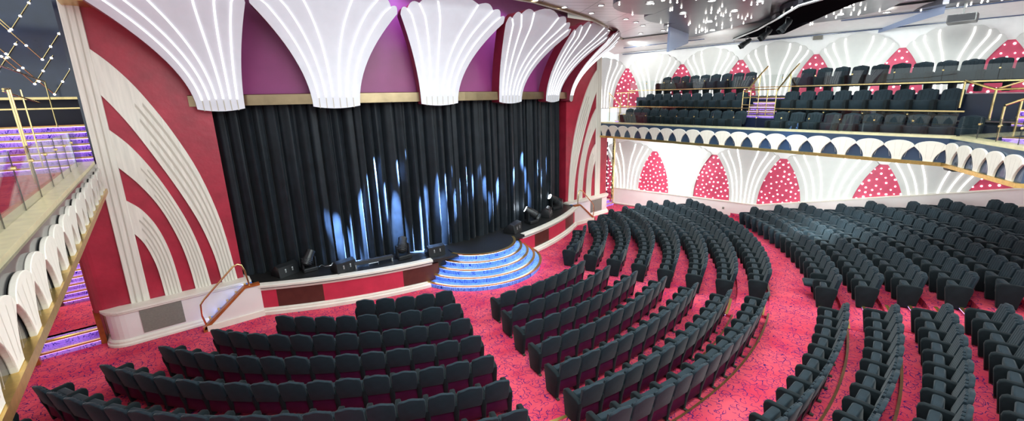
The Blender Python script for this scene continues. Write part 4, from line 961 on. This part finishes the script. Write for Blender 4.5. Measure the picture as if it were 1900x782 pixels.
def moving_head(x, y, tgt, lab, lit, s=1.0):
    t = empty('moving_head', (x, y, 1.0), 0); t.scale = (s, s, s); tag(t, lab, 'stage light', 'moving head lamps along the stage edge')
    MB().obox((0, 0, .06), (.40, .34, .12), None, .02).build('base', 'black_plastic', t, smooth=True)
    for k in (-.17, .17): MB().obox((k, 0, .26), (.05, .14, .34), None, .02).build('yoke_arm', 'black_plastic', t, smooth=True)
    d = (Vector(tgt) - Vector((x, y, 1.38))).to_track_quat('-Z', 'Y').to_matrix().to_4x4()
    T = Matrix.Translation((0, 0, .38)) @ d
    mb = MB(); mb.tube([(0, 0, .24), (0, 0, .20), (0, 0, .02), (0, 0, -.14), (0, 0, -.24)], [.06, .12, .14, .12, .13], 16); mb.xf(T); hd = mb.build('head', 'black_plastic', t, smooth=True)
    mb = MB(); mb.tube([(0, 0, -.22), (0, 0, -.245)], [.10, .10], 16); mb.xf(T); mb.build('lens', 'beam_lens' if lit else 'silver', hd)
    for k in range(4):
        mb = MB(); mb.tube([(0, 0, .02 + k * .045), (0, 0, .035 + k * .045)], [.150, .150], 16); mb.xf(T); mb.build('cooling_fin', 'black_grille', hd)
moving_head(-5.60, -.95, (-3.5, .5, 4.5), 'unlit moving head lamp at the left, tilted up between two monitors', False, 1.15)
moving_head(-2.70, -2.05, (-1.0, .5, 4.0), 'unlit moving head lamp left of the front steps', False, 1.25)
moving_head(3.72, -1.85, (1.5, .3, 3.2), 'lit moving head lamp right of the front steps', True, 1.3)
moving_head(6.30, -.72, (3.5, .3, 3.4), 'lit moving head lamp near the far right end of the stage', True, 1.3)
t = empty('light_batten', (-3.75, -1.95, 1.0), math.radians(-8)); tag(t, 'long black light batten lying along the stage edge', 'stage light')
MB().obox((0, 0, .17), (1.35, .12, .12), None, .02).build('bar', 'black_grille', t)
for k in (-.62, .62): MB().obox((k, 0, .07), (.05, .18, .14), None, .01).build('end_bracket', 'silver', t)
MB().tube([(-.2, -.12, .02), (-.2, -.14, .12), (.12, -.14, .12), (.12, -.12, .02)], .012, 6).build('handle', 'silver', t)
t = empty('light_batten', (4.35, -1.65, 1.0), math.radians(38)); tag(t, 'short grey light batten beside the lit lamp on the right', 'stage light')
MB().obox((0, 0, .16), (.8, .12, .10), None, .02).build('bar', 'silver', t); MB().obox((0, 0, .06), (.3, .16, .12), None, .01).build('end_bracket', 'black_plastic', t)
for i, (x0, y0, x1, y1, m_, lab) in enumerate(((-6.0, -.6, -4.9, -1.5, 'black_plastic', 'black cable looping behind the left moving head'), (-5.3, -.9, -4.5, -1.1, 'silver', 'pale cable coil behind the left monitor'), (-3.0, -2.0, -1.9, -2.3, 'black_plastic', 'black cable between moving head and front steps'), (3.9, -1.9, 5.0, -1.3, 'black_plastic', 'black cable on the deck along the right stage edge'))):
    pts = [(lerp(x0, x1, k / 14) + .05 * math.sin(k * 1.3), lerp(y0, y1, k / 14) + .12 * math.sin(k * .9), 1.025 + .02 * abs(math.sin(k * .8))) for k in range(15)]
    o = MB().tube(pts, .014, 6).build('cable', m_, smooth=True); tag(o, lab, 'cable')
# added unseen spots up by the header, throwing blue streaks down the curtain
BC = (.28, .50, 1.0)
for i, (x, z, pw, an, xo) in enumerate(((-4.45, 2.1, 9000, 8, -.25), (-3.95, 2.0, 16000, 11, .1), (-3.3, 2.5, 13000, 9, .3), (-2.55, 2.6, 7000, 7, .2), (-1.75, 2.1, 9000, 7, -.1), (-1.35, 2.1, 16000, 8, .3), (-.9, 2.8, 5000, 7, .3), (-.2, 3.0, 9000, 7, .2), (.5, 3.3, 5000, 7, .2), (1.3, 2.9, 5000, 5, .1), (1.9, 2.9, 8000, 6, .2), (2.9, 3.2, 7000, 5, .1), (3.9, 3.2, 6000, 6, .1), (4.9, 3.4, 9000, 6, .1), (5.6, 3.2, 6000, 6, .1))):
    spot('curtain_streak_spot', (x + xo * 2.5 + 1.1 * (1 if i % 3 else -1), yc(x) - .55, 6.2), (x, yc(x) + .2, z - .2), pw * 12, BC, an * 1.25, 1.0, .02)
